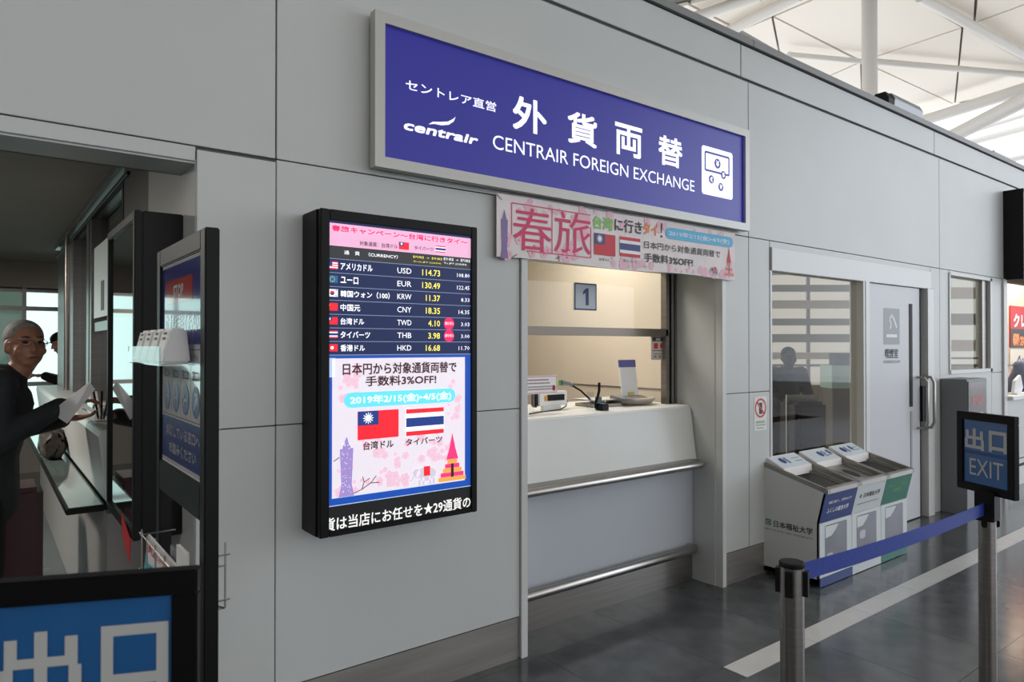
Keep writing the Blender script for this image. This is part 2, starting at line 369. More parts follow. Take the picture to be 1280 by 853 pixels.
# window 5 (right of the cabinet)
win = MB(); win.box(7.15, 8.19, WF+.06, WF+.068, 1.27, 2.17, M_glass); w5 = struct(win.build('window_5'))
q = MB(); q.box(7.14, 8.20, WF-.01, WF+.10, 1.24, 1.275, M_trim); q.box(7.14, 8.2, WF-.01, WF+.10, 2.165, 2.19, M_trim); q.box(7.13, 7.155, WF-.01, WF+.1, 1.24, 2.19, M_trim); q.box(8.15, 8.2, WF-.01, WF+.1, 1.24, 2.19, M_trim)
q.box(8.02, 8.15, WF+.02, WF+.05, 1.275, 2.165, M_steel); q.build('window_frame', w5)
q = MB(); q.box(8.50, 8.6, WF-.02, WF+.12, 0, 2.21, M_trim); struct(q.build('trim_12', bevel=.003))

# added stand-in for the smoking room glass's reflection: louvre bands turned square to the camera
ux = Vector((cY, -sY, 0)); fw = Vector((sY, cY, 0))
def court(a, t, z): return ux*a+fw*t+Vector((0, 0, z))      # axes of this stand-in scene: a along the louvres, t outward
M_blind = mat('louvre_backing', (232, 229, 222), .8)
_n = M_blind.node_tree; _t = _n.nodes.new('ShaderNodeBsdfTranslucent'); _t.inputs[0].default_value = (.93, .92, .88, 1); _x = _n.nodes.new('ShaderNodeMixShader'); _x.inputs[0].default_value = .9
_n.links.new(_n.nodes['Principled BSDF'].outputs[0], _x.inputs[1]); _n.links.new(_t.outputs[0], _x.inputs[2]); _n.links.new(_x.outputs[0], _n.nodes['Material Output'].inputs[0])
M_lv = mat('louvre_pale', (226, 222, 212), .6); M_lg = mat('louvre_grey', (168, 168, 166), .5)
lv = thing('reflection_louvres', 'tall pale louvre screen standing in for a reflection in the smoking room glass', 'louvre screen', court(4.3, 9.6, 0))
def cbox(mb, a0, a1, t0, t1, z0, z1, m):
    vs = [court(a, t, z) for a in (a0, a1) for t in (t0, t1) for z in (z0, z1)]
    mb.add(vs, [(0, 1, 3, 2), (4, 6, 7, 5), (0, 4, 5, 1), (2, 3, 7, 6), (0, 2, 6, 4), (1, 5, 7, 3)], m)
for i in range(9):
    z = 1.32+i*.235
    q = MB(); cbox(q, 2.6, 5.6, 9.6, 9.64, z, z+.095+.02*(i % 2), M_lg if i % 3 else M_lv); put(q, 'slat', lv)
q = MB(); cbox(q, 2.6, 5.8, 9.75, 9.8, 0, 3.6, M_blind); put(q, 'backing_panel', lv)
for a in (3.2, 4.15, 5.1):
    q = MB(); cbox(q, a-.02, a+.02, 9.66, 9.7, 0, 3.5, M_lg); put(q, 'post', lv)
bl = thing('office_block', 'bright office block with blinds in its bands of windows, seen through window', 'building', court(7.8, 11, 0))
for i in range(6):
    q = MB(); cbox(q, 6.4, 8.0, 11.0, 11.1, 1.0+i*.42, 1.18+i*.42, M_lv if i % 2 else M_lg); put(q, 'floor_band', bl)
q = MB(); cbox(q, 6.4, 8.0, 11.2, 11.25, 0, 3.8, M_blind); put(q, 'blind', bl)
q = MB(); cbox(q, 7.0, 7.04, 11.12, 11.15, 0, 3.6, M_lg); put(q, 'mullion', bl)
q = MB(); cbox(q, 7.32, 7.42, 10.8, 10.9, 0, 3.6, M_lv); put(q, 'column', bl)
q = MB(); cbox(q, 6.4, 7.9, 10.7, 10.73, 1.30, 1.33, M_steel); put(q, 'guard_rail', bl)
q = MB(); cbox(q, 2.6, 6.8, 8.9, 9.0, 0, 1.0, mat('reflection_beige', (176, 168, 150), .35)); struct(q.build('wall_reflection'))  # added low beige wall and rail, part of the reflection stand-in
q = MB(); cbox(q, 2.6, 6.8, 8.85, 8.87, 1.24, 1.27, M_steel); q2 = q.build('guard_rail'); q2.parent = bpy.data.objects['wall_reflection']
q = MB(); q.box(4.2, 8.4, WF+.2, 6.0, 0, .006, mat('smoking_room_floor', (140, 130, 112), .2)); struct(q.build('floor_smoking_room'))

# shop beyond
q = MB(); q.box(9.9, 14, 3.2, 3.24, 0, 2.8, mat('shop_wall', (196, 172, 150), .6)); q.box(8.6, 14, 2.74, 3.24, 2.75, 2.8, mat('shop_ceiling', (120, 70, 55), .6)); q.prism([(8.6, 2.70), (8.62, 2.64), (9.95, 3.2), (9.95, 3.24)], 'z', 0, 2.8, M_beige); q.box(14, 14.1, 2.74, 3.24, 0, 2.8, M_beige)
struct(q.build('wall_shop'))
sc_ = thing('shop_counter', 'long white shop counter with glossy top beyond the grey post', 'counter', (10, 2.9, 0))
q = MB(); q.box(8.62, 13.9, 2.62, 2.7, .28, .93, M_panel); put(q, 'front_panel', sc_)
q = MB(); q.box(8.62, 13.9, 2.56, 2.76, .93, .97, M_white); put(q, 'worktop', sc_, bevel=.004)
q = MB(); q.box(8.62, 13.9, 2.60, 2.7, 0, .27, M_trim); q.box(8.62, 13.9, 2.59, 2.6, .20, .225, M_blackm); put(q, 'plinth', sc_)

# unseen wall added on the left to block light from that side
q = MB(); q.box(-9.1, -9, -22, 16, 0, 12, mat('blocker_wall', (150, 146, 140), .7)); struct(q.build('wall_light_blocker'))

# ================================================================== ROOF
ZR = 12.0
ro = MB(); ro.box(-12, 70, -30, 40, ZR+.12, ZR+.2, M_roofgap)
edge = [WZ(1060, 180, ZR), WZ(1340, 98, ZR)]
def rpoly(pts, inset=.05):
    P = [WZ(px, py, ZR) for px, py in pts]; c = sum(P, Vector())/len(P); n = len(P); out = []
    P2 = [(p.x, p.y) for p in P]
    ar = sum(P2[i][0]*P2[(i+1) % n][1]-P2[(i+1) % n][0]*P2[i][1] for i in range(n)); sg = 1 if ar > 0 else -1
    for i in range(n):                          # inset each corner along its two edges
        p0, p1, p2 = Vector(P2[i-1]), Vector(P2[i]), Vector(P2[(i+1) % n])
        d1 = (p1-p0).normalized(); d2 = (p2-p1).normalized(); n1 = Vector((-d1.y, d1.x))*sg; n2 = Vector((-d2.y, d2.x))*sg
        k = n1+n2; k = k/max(.35, k.dot(n1)); out.append((p1.x+k.x*inset, p1.y+k.y*inset))
    return out
# roof ends along the line of its edge beam so that the sky shows beyond
e0 = WZ(1080, 165, ZR); e1 = WZ(1345, 90, ZR); dv = (e1-e0).normalized(); E0 = e0-dv*40; E1 = e1+dv*4
roof = MB(); roof.prism([(-14, 45), (E0.x-25, 45), (E0.x, E0.y), (E1.x, E1.y), (E1.x, -30), (-14, -30)], 'z', ZR+.14, ZR+.2, M_roofgap)
roofo = struct(roof.build('roof'))
A = (966, 21); B = (1077, 77); Cc = (1204, 34); D = (1193, 130); N1 = (1217, 29)
polys = [[A, (1056, -18), (1100, -28), Cc, B], [B, Cc, D], [Cc, (1345, 112), (1345, 92), D], [B, D, (1125, 155), (1077, 135)],
         [A, B, (1030, 98), (973, 64)], [A, (973, 64), (925, 38)], [B, (1077, 135), (1030, 98)],
         [(1128, -22), (1222, -24), N1], [N1, (1222, -24), (1345, -26), (1345, -18)], [N1, (1345, -18), (1345, 98)],
         [(925, 38), A, (1056, -18), (1040, -40), (860, 5)], [(925, 38), (860, 5), (800, 20), (860, 60)]]
for pl in polys:
    q = MB(); q.prism(rpoly(pl), 'z', ZR, ZR+.1, M_roof); q.build('roof_panel', roofo)
for bx in ((-14, 13, -30, 45), (13, 26, -30, 5.2), (13, 16, 18, 45)):
    q = MB(); q.prism([(bx[0], bx[2]), (bx[1], bx[2]), (bx[1], bx[3]), (bx[0], bx[3])], 'z', ZR+.02, ZR+.1, M_roof); q.build('roof_panel', roofo)
def rt(p0, p1, r, z0=ZR-.4, z1=None, m=M_tube, name='roof_tube'):
    a = WZ(*p0, z0); b = WZ(*p1, z1 or z0); q = MB(); q.tube([a, b], r, m, 14); return q.build(name, roofo, smooth=True)
rt((1150, -4), (1300, 80), .15, ZR-.25)
rt((1140, -4), (1295, 83), .035, ZR-.05, m=M_blackm, name='shadow_gap')
rt((905, 42), (1000, -6), .17, ZR-.25)
rt((868, 22), (950, -6), .17, ZR-.25)
rt((985, 68), (1079, 77), .09, ZR-.3); rt((1094, 77), (1300, 95), .11, ZR-.3)
def beam(p0, p1, t0, t1, r, name='roof_beam', m=M_tube):
    q = MB(); q.tube([WT(*p0, t0), WT(*p1, t1)], r, m, 14); return q.build(name, roofo, smooth=True)
beam((1150, 152), (1300, 105), 30, 26, .24); beam((1168, 182), (1310, 110), 27, 22, .26)
beam((1190, 172), (1300, 138), 34, 33, .10); beam((1195, 183), (1300, 155), 34, 33, .16); beam((1240, 205), (1300, 192), 34, 33, .14)
col = MB(); p = WT(1087, 100, 18); col.tube([(p.x, p.y, 0), (p.x, p.y, ZR)], .19, M_tube, 24); struct(col.build('column_roof', smooth=True))
# far glazed end of the hall
fg = MB()
# speaker-like floodlights standing on the parapet
fl_ = thing('parapet_floodlight', 'silver box-shaped lamp with black end lying on the wall parapet', 'lamp', (6.2, 2.72, 3.515))
q = MB(); q.prism([(2.66, 3.515), (2.80, 3.515), (2.80, 3.62), (2.77, 3.655), (2.68, 3.655), (2.65, 3.60)], 'x', 6.12, 6.68, mat('silver_housing', (140, 141, 144), .4, .3)); put(q, 'housing', fl_, bevel=.004)
q = MB(); q.prism([(2.655, 3.515), (2.795, 3.515), (2.795, 3.61), (2.765, 3.645), (2.685, 3.645), (2.655, 3.59)], 'x', 6.02, 6.12, M_blackm); put(q, 'end_cap', fl_)
fm = thing('parapet_fixture', 'low flat grey fixture on the parapet near the far sign', 'fixture', (8.75, 2.72, 3.515))
q = MB(); q.box(8.5, 8.95, 2.68, 2.76, 3.515, 3.58, M_steel); put(q, 'housing', fm, bevel=.006)

# ================================================================== BLUE SIGN
sg = thing('exchange_sign', 'long blue illuminated FOREIGN EXCHANGE sign in a grey frame above the counter', 'sign', (2.56, WF, 2.23))
q = MB(); X0, X1, Z0, Z1 = 1.262, 3.868, 2.232, 2.872
q.box(X0+.02, X1-.02, 2.59, WF, Z0+.02, Z1-.02, M_trim)
for b in ((X0, X1, 2.555, 2.60, Z1-.045, Z1), (X0, X1, 2.555, 2.60, Z0, Z0+.045), (X0, X0+.045, 2.555, 2.60, Z0+.045, Z1-.045), (X1-.045, X1, 2.555, 2.60, Z0+.045, Z1-.045)): q.box(*b, mat('sign_frame', (188, 187, 182), .4, .2))
put(q, 'frame', sg)
q = MB(); q.box(X0+.045, X1-.045, 2.572, 2.59, Z0+.045, Z1-.045, em('sign_blue', (28, 28, 132), .34, .4)); sface = put(q, 'face', sg)
M_sw = em('sign_white', (236, 236, 248), .62)
M_sblue = em('sign_blue_ink', (48, 48, 140), .4)
yy = 2.572; p = Print('y', yy)
p.text('セントレア直営', *boxY((507, 98.4), (620, 140.6), yy), M_sw, 0, .012, 3)
p.text('centrair', *boxY((504.8, 150), (597.6, 182), yy), M_sw, 0, .035, 4, .18)
P_ = lambda x, z: (WY(x, z, yy).x, WY(x, z, yy).z)
p.poly([P_(535.5, 155.5), P_(541, 152.2), P_(551, 152.5), P_(560, 152), P_(566, 149), P_(569.5, 146), P_(567, 152), P_(561, 156), P_(552, 156.8), P_(543, 155)], M_sw)
p.text('CENTRAIR FOREIGN EXCHANGE', *boxY((616, 168), (868, 240), yy), M_sw, 0, .0, 4)
for ch, a, b in (('外', (640.7, 117.5), (683.4, 171)), ('貨', (709.3, 136.8), (746.2, 186.5)), ('両', (768.7, 151.7), (802.7, 200)), ('替', (822.9, 167.2), (853, 212))):
    p.text(ch, *boxY(a, b, yy), M_sw, 0, .022, 4)
u0, u1, v0, v1 = boxY((877, 181), (915.7, 250.3), yy); p.rrect(u0, u1, v0, v1, .018, M_sw, 0)
bu0, bu1, bv0, bv1 = boxY((881.3, 189.5), (911, 219.6), yy)
p.line([(bu0, bv0), (bu1, bv0), (bu1, bv1), (bu0, bv1), (bu0, bv0)], .012, M_sblue, 1)
for ch, px, pz, r in (('¥', 896.6, 204.8, .030), ('$', 904, 219, .025), ('€', 889, 224.4, .025), ('₩', 900.8, 234, .025)):
    cx, cz = P_(px, pz); p.disc(cx, cz, r, M_sblue, 2); p.text('W' if ch == '₩' else ch, cx-r*.5, cx+r*.5, cz-r*.62, cz+r*.62, M_sw, 3, .03)
p.build('lettering', sg, sface)

# ================================================================== BANNER
bn = thing('campaign_banner', 'thin pink and white campaign banner hanging under the blue sign', 'banner', (2.83, 2.6, 1.92))
yb = 2.588; M_bn = mat('banner_print', (236, 226, 226), .65, 0, 0, .05, 9)
q = MB(); NB = 24; xs = [1.90+i*(3.762-1.90)/NB for i in range(NB+1)]
vs = []
for i, x in enumerate(xs):
    off = .003*math.sin(i*.8)
    for z in (2.214+.003*math.sin(i*.5), 1.918+.006*math.sin(i*.45)): vs += [(x, 2.592, z), (x, 2.596, z)]
q.add(vs, [(4*i, 4*i+2, 4*i+6, 4*i+4) for i in range(NB)]+[(4*i+1, 4*i+5, 4*i+7, 4*i+3) for i in range(NB)]+[(4*i, 4*i+4, 4*i+5, 4*i+1) for i in range(NB)]+[(4*i+2, 4*i+3, 4*i+7, 4*i+6) for i in range(NB)], M_bn)
put(q, 'sheet', bn)
yb = 2.591; p = Print('y', yb)
M_pk = mat('ink_pink', (214, 62, 108), .6); M_pkl = mat('ink_blossom', (236, 190, 204), .6); M_gr = mat('ink_green', (140, 196, 110), .6); M_or = mat('ink_orange', (232, 140, 80), .6)
M_ink = mat('ink_dark', (60, 56, 58), .6); M_cy = mat('ink_cyan', (92, 186, 226), .6); M_red = mat('ink_red', (206, 60, 70), .6); M_nv = mat('ink_navy', (72, 76, 130), .6)
M_pu = mat('ink_purple', (138, 118, 168), .6); M_tp = mat('ink_temple', (226, 130, 110), .6); M_wt = mat('ink_white', (244, 244, 246), .6); M_tan = mat('ink_twig', (110, 90, 92), .6)
def blossoms(p, u0, u1, v0, v1, n, r, m, m2, k=0, rs=1, clear=None):
    R = random.Random(rs)
    for i in range(n):
        t = R.random(); u = u0+(u1-u0)*R.random(); v = v0+(v1-v0)*R.random()**1.5
        if clear and clear[0] < u < clear[1] and clear[2] < v < clear[3]: continue
        s = r*(.5+R.random())
        for j in range(5):
            a = 2*PI*j/5+t; p.disc(u+s*.6*math.cos(a), v+s*.6*math.sin(a), s*.5, m, k+.012*((i*5+j) % 60), 6)
        p.disc(u, v, s*.22, m2, k+.8, 5)
blossoms(p, 1.93, 2.4, 1.93, 2.03, 26, .02, M_pkl, M_pk, 0, 3); blossoms(p, 1.93, 3.7, 2.15, 2.2, 40, .018, M_pkl, M_pkl, 0, 4); blossoms(p, 2.6, 3.7, 1.935, 1.97, 40, .016, M_pkl, M_pkl, 0, 5)
blossoms(p, 2.36, 2.48, 2.06, 2.17, 10, .028, M_pkl, M_pkl, 0, 6)
PB = lambda x, z: (WY(x, z, yb).x, WY(x, z, yb).z)
def fbox(tl, br): return boxY(tl, br, yb)
u0, u1, v0, v1 = fbox((639.5, 253.5), (738.5, 322.5)); um = PB(690, 300)[0]
for a, b in (((u0, v1), (u1, v1)), ((u0, v1), (u0, v0+.07)), ((u1, v0), (u1, v1-.06)), ((um, v0), (um, v1)), ((u0+.09, v0), (u1, v0))): p.line([a, b], .005, M_pk, 1)
p.text('春', *fbox((641, 257), (689.5, 317)), M_pk, 2, 0, 4); p.text('旅', *fbox((692.5, 262.5), (738.5, 320)), M_pk, 2, 0, 4)
p.text('台湾', *fbox((741, 269), (766, 289.3)), M_gr, 2, .03); p.text('に行き', *fbox((768, 272), (802.5, 293.7)), M_ink, 2, .02)
p.text('タイ', *fbox((803.7, 277.5), (822.5, 295.5)), M_or, 2, .03); p.text('!', *fbox((825.5, 278.7), (828, 297.5)), M_ink, 2)
def flag_tw(p, u0, u1, v0, v1, k, red=M_red, navy=M_nv, wt=M_wt):
    p.rect(u0, u1, v0, v1, red, k); um, vm = (u0+u1)/2, (v0+v1)/2; p.rect(u0, um, vm, v1, navy, k+1)
    cu, cv, r = (u0+um)/2, (vm+v1)/2, (v1-vm)*.24; p.disc(cu, cv, r, wt, k+2, 14)
    for j in range(12):
        a = 2*PI*j/12; p.poly([(cu+r*1.15*math.cos(a-.18), cv+r*1.15*math.sin(a-.18)), (cu+r*1.8*math.cos(a), cv+r*1.8*math.sin(a)), (cu+r*1.15*math.cos(a+.18), cv+r*1.15*math.sin(a+.18))], wt, k+2)
def flag_th(p, u0, u1, v0, v1, k, red=M_red, navy=M_nv, wt=M_wt):
    h = (v1-v0)/6; p.rect(u0, u1, v0, v1, wt, k); p.rect(u0, u1, v1-h, v1, red, k+1); p.rect(u0, u1, v0, v0+h, red, k+1); p.rect(u0, u1, v0+2*h, v1-2*h, navy, k+1)
flag_tw(p, *fbox((742.5, 291), (769, 321)), 2); flag_th(p, *fbox((774.5, 295.5), (800, 323)), 2)
p.text('台湾ドル', *fbox((748.7, 322), (762, 327.5)), M_ink, 2, 0, 1); p.text('タイバーツ', *fbox((778.7, 324), (796, 330)), M_ink, 2, 0, 1)
u0, u1, v0, v1 = fbox((832, 283.7), (916, 310)); p.rrect(u0, u1, v0, v1, (v1-v0)/2.05, M_cy, 2)
p.text('2019年2/15(金)▸4/5(金)', *fbox((836, 288), (911, 306.5)), M_wt, 3, .01)
p.text('日本円から対象通貨両替で', *fbox((805, 301), (900, 322.5)), M_ink, 2, .008); p.text('手数料3%OFF!', *fbox((805, 316), (866, 334)), M_ink, 2, .02)
def tower(p, cu, v0, v1, wd, m, k):
    h = v1-v0
    p.poly([(cu-wd*.5, v0), (cu+wd*.5, v0), (cu+wd*.34, v0+h*.2), (cu+wd*.44, v0+h*.8), (cu-wd*.44, v0+h*.8), (cu-wd*.34, v0+h*.2)], m, k)
    p.poly([(cu-wd*.3, v0+h*.8), (cu+wd*.3, v0+h*.8), (cu+wd*.18, v0+h*.88), (cu, v1), (cu-wd*.18, v0+h*.88)], m, k)
def temple(p, cu, v0, v1, wd, ms, k):
    h = v1-v0; n = 5
    for i in range(n):
        a = 1-i*.16; m = ms[i % 2]; p.rect(cu-wd*.5*a, cu+wd*.5*a, v0+h*.09*i, v0+h*.09*(i+1)-.0005, m, k)
    p.poly([(cu-wd*.22, v0+h*.45), (cu+wd*.22, v0+h*.45), (cu+wd*.10, v0+h*.7), (cu, v1), (cu-wd*.10, v0+h*.7)], ms[2], k+1)
    p.rect(cu-wd*.05, cu+wd*.05, v0+h*.08, v0+h*.36, ms[3], k+1)
def elephant(p, cu, v0, wd, m, mr, k):
    p.poly([(cu+wd*.45*math.cos(2*PI*i/14)+wd*.05, v0+wd*.42+wd*.28*math.sin(2*PI*i/14)) for i in range(14)], m, k)
    p.disc(cu-wd*.38, v0+wd*.50, wd*.17, m, k, 12)
    p.line([(cu-wd*.5, v0+wd*.42), (cu-wd*.58, v0+wd*.25), (cu-wd*.68, v0+wd*.22)], wd*.07, m, k)
    for a in (-.25, -.08, .22, .38): p.rect(cu+wd*a-wd*.05, cu+wd*a+wd*.05, v0, v0+wd*.3, m, k)
    p.rect(cu-wd*.06, cu+wd*.22, v0+wd*.35, v0+wd*.72, mr, k+1)
a = PB(630.5, 262); b = PB(630.5, 323); tower(p, a[0], b[1], a[1], .045, M_pu, 1)
a = PB(911, 309); b = PB(911, 346); temple(p, a[0], b[1]+.005, a[1], .10, (M_tp, M_pkl, M_red, M_tan), 1)
a = PB(893, 340); elephant(p, a[0], a[1]-.02, .07, mat('ink_elephant', (180, 176, 182), .6), M_red, 2)
for tl in (((621, 243), (627, 250)), ((640, 322), (646, 318)), ((694, 324), (700, 321)), ((697, 320), (699, 327))): p.line([PB(*tl[0]), PB(*tl[1])], .004, M_tan, 2)
p.build('print', bn)

# ================================================================== RATE DISPLAY
def display(root, flip):                        # built facing -y at its own spot; flip puts it facing -x
    pass
ds = thing('rate_display', 'tall black wall display lit with an exchange rate table and pink campaign poster', 'display', (1.345, WF, .79))
q = MB(); q.box(.985, 1.690, 2.475, WF, .79, 2.012, M_black); put(q, 'housing', ds, bevel=.004)
q = MB()
for b in ((.990, 1.026, .79, 2.012), (1.662, 1.692, .79, 2.012), (1.026, 1.662, 1.972, 2.012), (1.026, 1.662, .79, .812)): q.box(b[0], b[1], 2.448, 2.474, b[2], b[3], M_black)
put(q, 'bezel', ds, bevel=.003)
yd = 2.456
def DB(tl, br): return boxY(tl, br, yd)
PD = lambda x, z: (WY(x, z, yd).x, WY(x, z, yd).z)
SX0 = PD(406, 300)[0]+.006; SX1 = 1.662
E_ = .62
e_nv = em('screen_navy', (12, 30, 78), .45); e_bl = em('screen_blue', (10, 70, 165), E_); e_pk = em('screen_pink', (236, 178, 212), .5); e_wh = em('screen_white', (234, 226, 236), .48)
e_dk = em('screen_charcoal', (44, 44, 48), E_); e_w = em('screen_text_white', (240, 242, 246), .8); e_y = em('screen_text_yellow', (240, 226, 90), .8); e_cy = em('screen_cyan', (96, 206, 236), .7)
e_red = em('screen_red', (222, 26, 42), .7); e_na = em('screen_flag_navy', (22, 50, 120), .7); e_tx = em('screen_text_dark', (62, 20, 24), .5); e_hot = em('screen_hot_pink', (226, 24, 92), .7)
e_bs = em('screen_blossom', (238, 200, 216), .47); e_bs2 = em('screen_blossom_deep', (228, 170, 196), E_); e_pu = em('screen_purple', (150, 130, 190), E_); e_gd = em('screen_gold', (226, 160, 70), E_); e_mg = em('screen_magenta', (226, 50, 120), E_)
e_gy = em('screen_grey', (196, 190, 200), E_); e_tw = em('screen_twig', (110, 70, 80), .5); e_sep = em('screen_line', (120, 132, 160), E_); e_bk = em('screen_black', (8, 8, 9), .3); e_lb = em('screen_pale_blue', (168, 190, 220), E_)
q = MB(); q.box(SX0, SX1, yd, 2.474, .812, 1.972, e_bk); scr = put(q, 'screen', ds)
p = Print('y', yd, .0005)
ZL = lambda py: WY(406.4, 250+py/4.0625, yd).z       # a height read along the left screen edge
ztop = ZL(84); zbot = WY(404.3, 634.7, yd).z
p.rect(SX0, SX1, zbot, ztop, e_bl, 0)
p.rect(SX0, SX1, ZL(112), ztop, e_nv, 1); p.rect(SX0, SX1, ZL(228), ZL(112), e_pk, 1); p.rect(SX0, SX1, ZL(295), ZL(228), e_dk, 1)
p.text('2019年3月30日(土)', *DB((562, 290), (588, 295.3)), e_w, 2, 0, 1)
tb = DB((414.3, 281), (584, 307)); M_out = e_w
p.text('春旅キャンペーン～台湾に行きタイ～', *tb, e_w, 2, .05, 2); p.text('春旅キャンペーン～台湾に行きタイ～', *tb, e_hot, 3, .04, 2)
p.text('対象通貨：台湾ドル', *DB((449.3, 301), (497, 311.5)), e_tx, 2, .01); p.text('タイバーツ', *DB((517.7, 307), (541.6, 314.5)), e_tx, 2, .01)
flag_tw(p, *DB((498.5, 302.4), (511, 312.8)), 2, e_red, e_na, e_w); flag_th(p, *DB((544.3, 307), (556.6, 316.5)), 2, e_red, e_na, e_w)
p.text('通　貨　（CURRENCY）', *DB((430, 313), (497, 324)), e_w, 2, .005)
p.text('【円貨】→【外貨】', *DB((516.5, 319.7), (552, 325.6)), e_y, 2, 0, 1); p.text('From JPY (CASH)', *DB((517, 325.9), (551, 331)), e_y, 2, 0, 1)
p.text('【外貨】→【円貨】', *DB((554.6, 322), (587, 328.3)), e_w, 2, 0, 1); p.text('To JPY (CASH)', *DB((554.6, 327.8), (583, 333)), e_w, 2, 0, 1)
rows = [295, 367, 438, 508, 580, 650, 719, 788]
data = [('アメリカドル', 465.3, 'USD', '114.73', 527.5, '108.80'), ('ユーロ', 447.5, 'EUR', '130.49', 527.5, '122.45'), ('韓国ウォン（100）', 486.9, 'KRW', '11.37', 532, '8.33'),
        ('中国元', 450, 'CNY', '18.35', 532, '14.35'), ('台湾ドル', 455, 'TWD', '4.10', 535, '3.03'), ('タイバーツ', 462.3, 'THB', '3.98', 535, '3.00'), ('香港ドル', 456, 'HKD', '16.68', 532, '11.70')]
XD = lambda px: WY(px, 400, yd).x
def flagrow(p, i, u0, u1, v0, v1):
    if i == 0:
        p.rect(u0, u1, v0, v1, e_w, 2); h = (v1-v0)/7
        for j in range(0, 7, 2): p.rect(u0, u1, v0+j*h, v0+(j+1)*h, e_red, 3)
        p.rect(u0, (u0+u1)/2, v0+3*h, v1, e_na, 4)
    elif i == 1:
        p.rect(u0, u1, v0, v1, em('screen_flag_teal', (24, 90, 130), E_), 2)
        for j in range(8): a = 2*PI*j/8; p.disc((u0+u1)/2+.009*math.cos(a), (v0+v1)/2+.009*math.sin(a), .0016, e_y, 3, 5)
    elif i == 2:
        p.rect(u0, u1, v0, v1, e_w, 2); cu, cv = (u0+u1)/2, (v0+v1)/2
        p.poly([(cu+.009*math.cos(a*PI/8), cv+.009*math.sin(a*PI/8)) for a in range(9)], e_red, 3); p.poly([(cu+.009*math.cos(PI+a*PI/8), cv+.009*math.sin(PI+a*PI/8)) for a in range(9)], e_na, 3)
        for sx in (-1, 1):
            for sz in (-1, 1): p.line([(cu+sx*.013, cv+sz*.008), (cu+sx*.017, cv+sz*.012)], .004, e_tx, 3)
    elif i == 3: p.rect(u0, u1, v0, v1, e_red, 2); p.disc(u0+.009, v1-.008, .004, e_y, 3, 5)
    elif i == 4: flag_tw(p, u0, u1, v0, v1, 2, e_red, e_na, e_w)
    elif i == 5: flag_th(p, u0, u1, v0, v1, 2, e_red, e_na, e_w)
    else: p.rect(u0, u1, v0, v1, e_red, 2); p.disc((u0+u1)/2, (v0+v1)/2, .007, e_w, 3, 5)
for i, (nm, nx, cd, rt_, rx, r2) in enumerate(data):
    zt, zb = ZL(rows[i]), ZL(rows[i+1]); h = zt-zb
    p.rect(SX0, SX1, zb, zt, e_nv, 1); p.rect(SX0, SX1, zt-.0012, zt+.0012, e_sep, 2)
    flagrow(p, i, XD(408), XD(422), zb+h*.26, zt-h*.20)
    p.text(nm, XD(425.4), XD(nx), zb+h*.26, zt-h*.24, e_w, 2, .012); p.text(cd, XD(496.5), XD(514), zb+h*.30, zt-h*.28, e_w, 2, .0)
    if i in (4, 5): p.disc(XD(561), (zt+zb)/2, h*.52, e_hot, 2, 8); p.text('割引', XD(556), XD(566), zb+h*.4, zt-h*.35, e_w, 3, 0, 1)
    p.text(rt_, XD(rx), XD(549.7), zb+h*.26, zt-h*.26, e_y, 3, .006); p.text(r2, XD(571 if len(r2) > 5 else 573 if len(r2) > 4 else 576), XD(586.6), zb+h*.32, zt-h*.36, e_w, 3, 0, 1)
p.rect(SX0, SX1, ZL(788)-.002, ZL(788)+.001, e_sep, 2)
# campaign poster in the lower half of the screen
px0 = XD(415.2); px1 = XD(581); pz1 = WY(414.5, 448.5, yd).z; pz0 = WY(416, 623.5, yd).z
p.rect(SX0, SX0+.035, pz1-.07, pz1+.002, e_lb, 1); p.rect(px0, px1, pz0, pz1, e_wh, 1)
blossoms(p, px0+.02, px0+.32, pz0+.02, pz0+.23, 42, .015, e_bs, e_bs2, 2, 11); blossoms(p, px1-.22, px1-.06, pz0+.10, pz0+.26, 24, .014, e_bs, e_bs2, 2, 12)
blossoms(p, px0+.02, px0+.12, pz1-.16, pz1-.03, 16, .014, e_bs, e_bs2, 2, 13); blossoms(p, px1-.09, px1-.015, pz1-.26, pz1-.10, 14, .013, e_bs, e_bs2, 2, 14)
for pts in (((440, 618), (452, 612), (463, 604), (470, 595)), ((452, 612), (455, 603), (453, 596)), ((463, 604), (474, 603)), ((417, 577), (424, 572)), ((455, 603), (462, 598))): p.line([PD(*a) for a in pts], .0035, e_tw, 3)
p.text('日本円から対象通貨両替で', *DB((428.2, 454.2), (570.3, 465.5)), e_tx, 3, .02); p.text('手数料3%OFF!', *DB((456.7, 470.4), (545, 480)), e_tx, 3, .022)
u0, u1, v0, v1 = DB((429.6, 491.5), (569, 502.5)); p.rrect(u0, u1, v0, v1, (v1-v0)/2.05, e_cy, 3); p.text('2019年2/15(金)▸4/5(金)', *DB((437.5, 495.2), (563.6, 500.5)), e_w, 4, .014)
flag_tw(p, *DB((446.8, 514.8), (498, 546)), 3, e_red, e_na, e_w); flag_th(p, *DB((507.3, 512), (554.3, 541.3)), 3, e_red, e_na, e_w)
p.text('台湾ドル', *DB((453.6, 552.7), (491.8, 559.5)), e_tx, 3, .02); p.text('タイバーツ', *DB((507, 549), (552.3, 553)), e_tx, 3, .02)
a = PD(433, 546); tower(p, a[0], pz0+.001, a[1], .062, e_pu, 4)
R = random.Random(5)
for i in range(50): p.disc(a[0]+R.uniform(-.018, .018), pz0+R.uniform(.01, .21), .0016, e_w, 5, 5)
a = PD(565, 541); temple(p, a[0], pz0+.005, a[1], .135, (e_gd, e_mg, e_mg, e_tx), 4)
a = PD(531, 540); elephant(p, a[0], pz0+.003, .105, e_gy, e_red, 5)
p.line([(px0-.001, pz0), (px1, pz0)], .002, e_lb, 2)
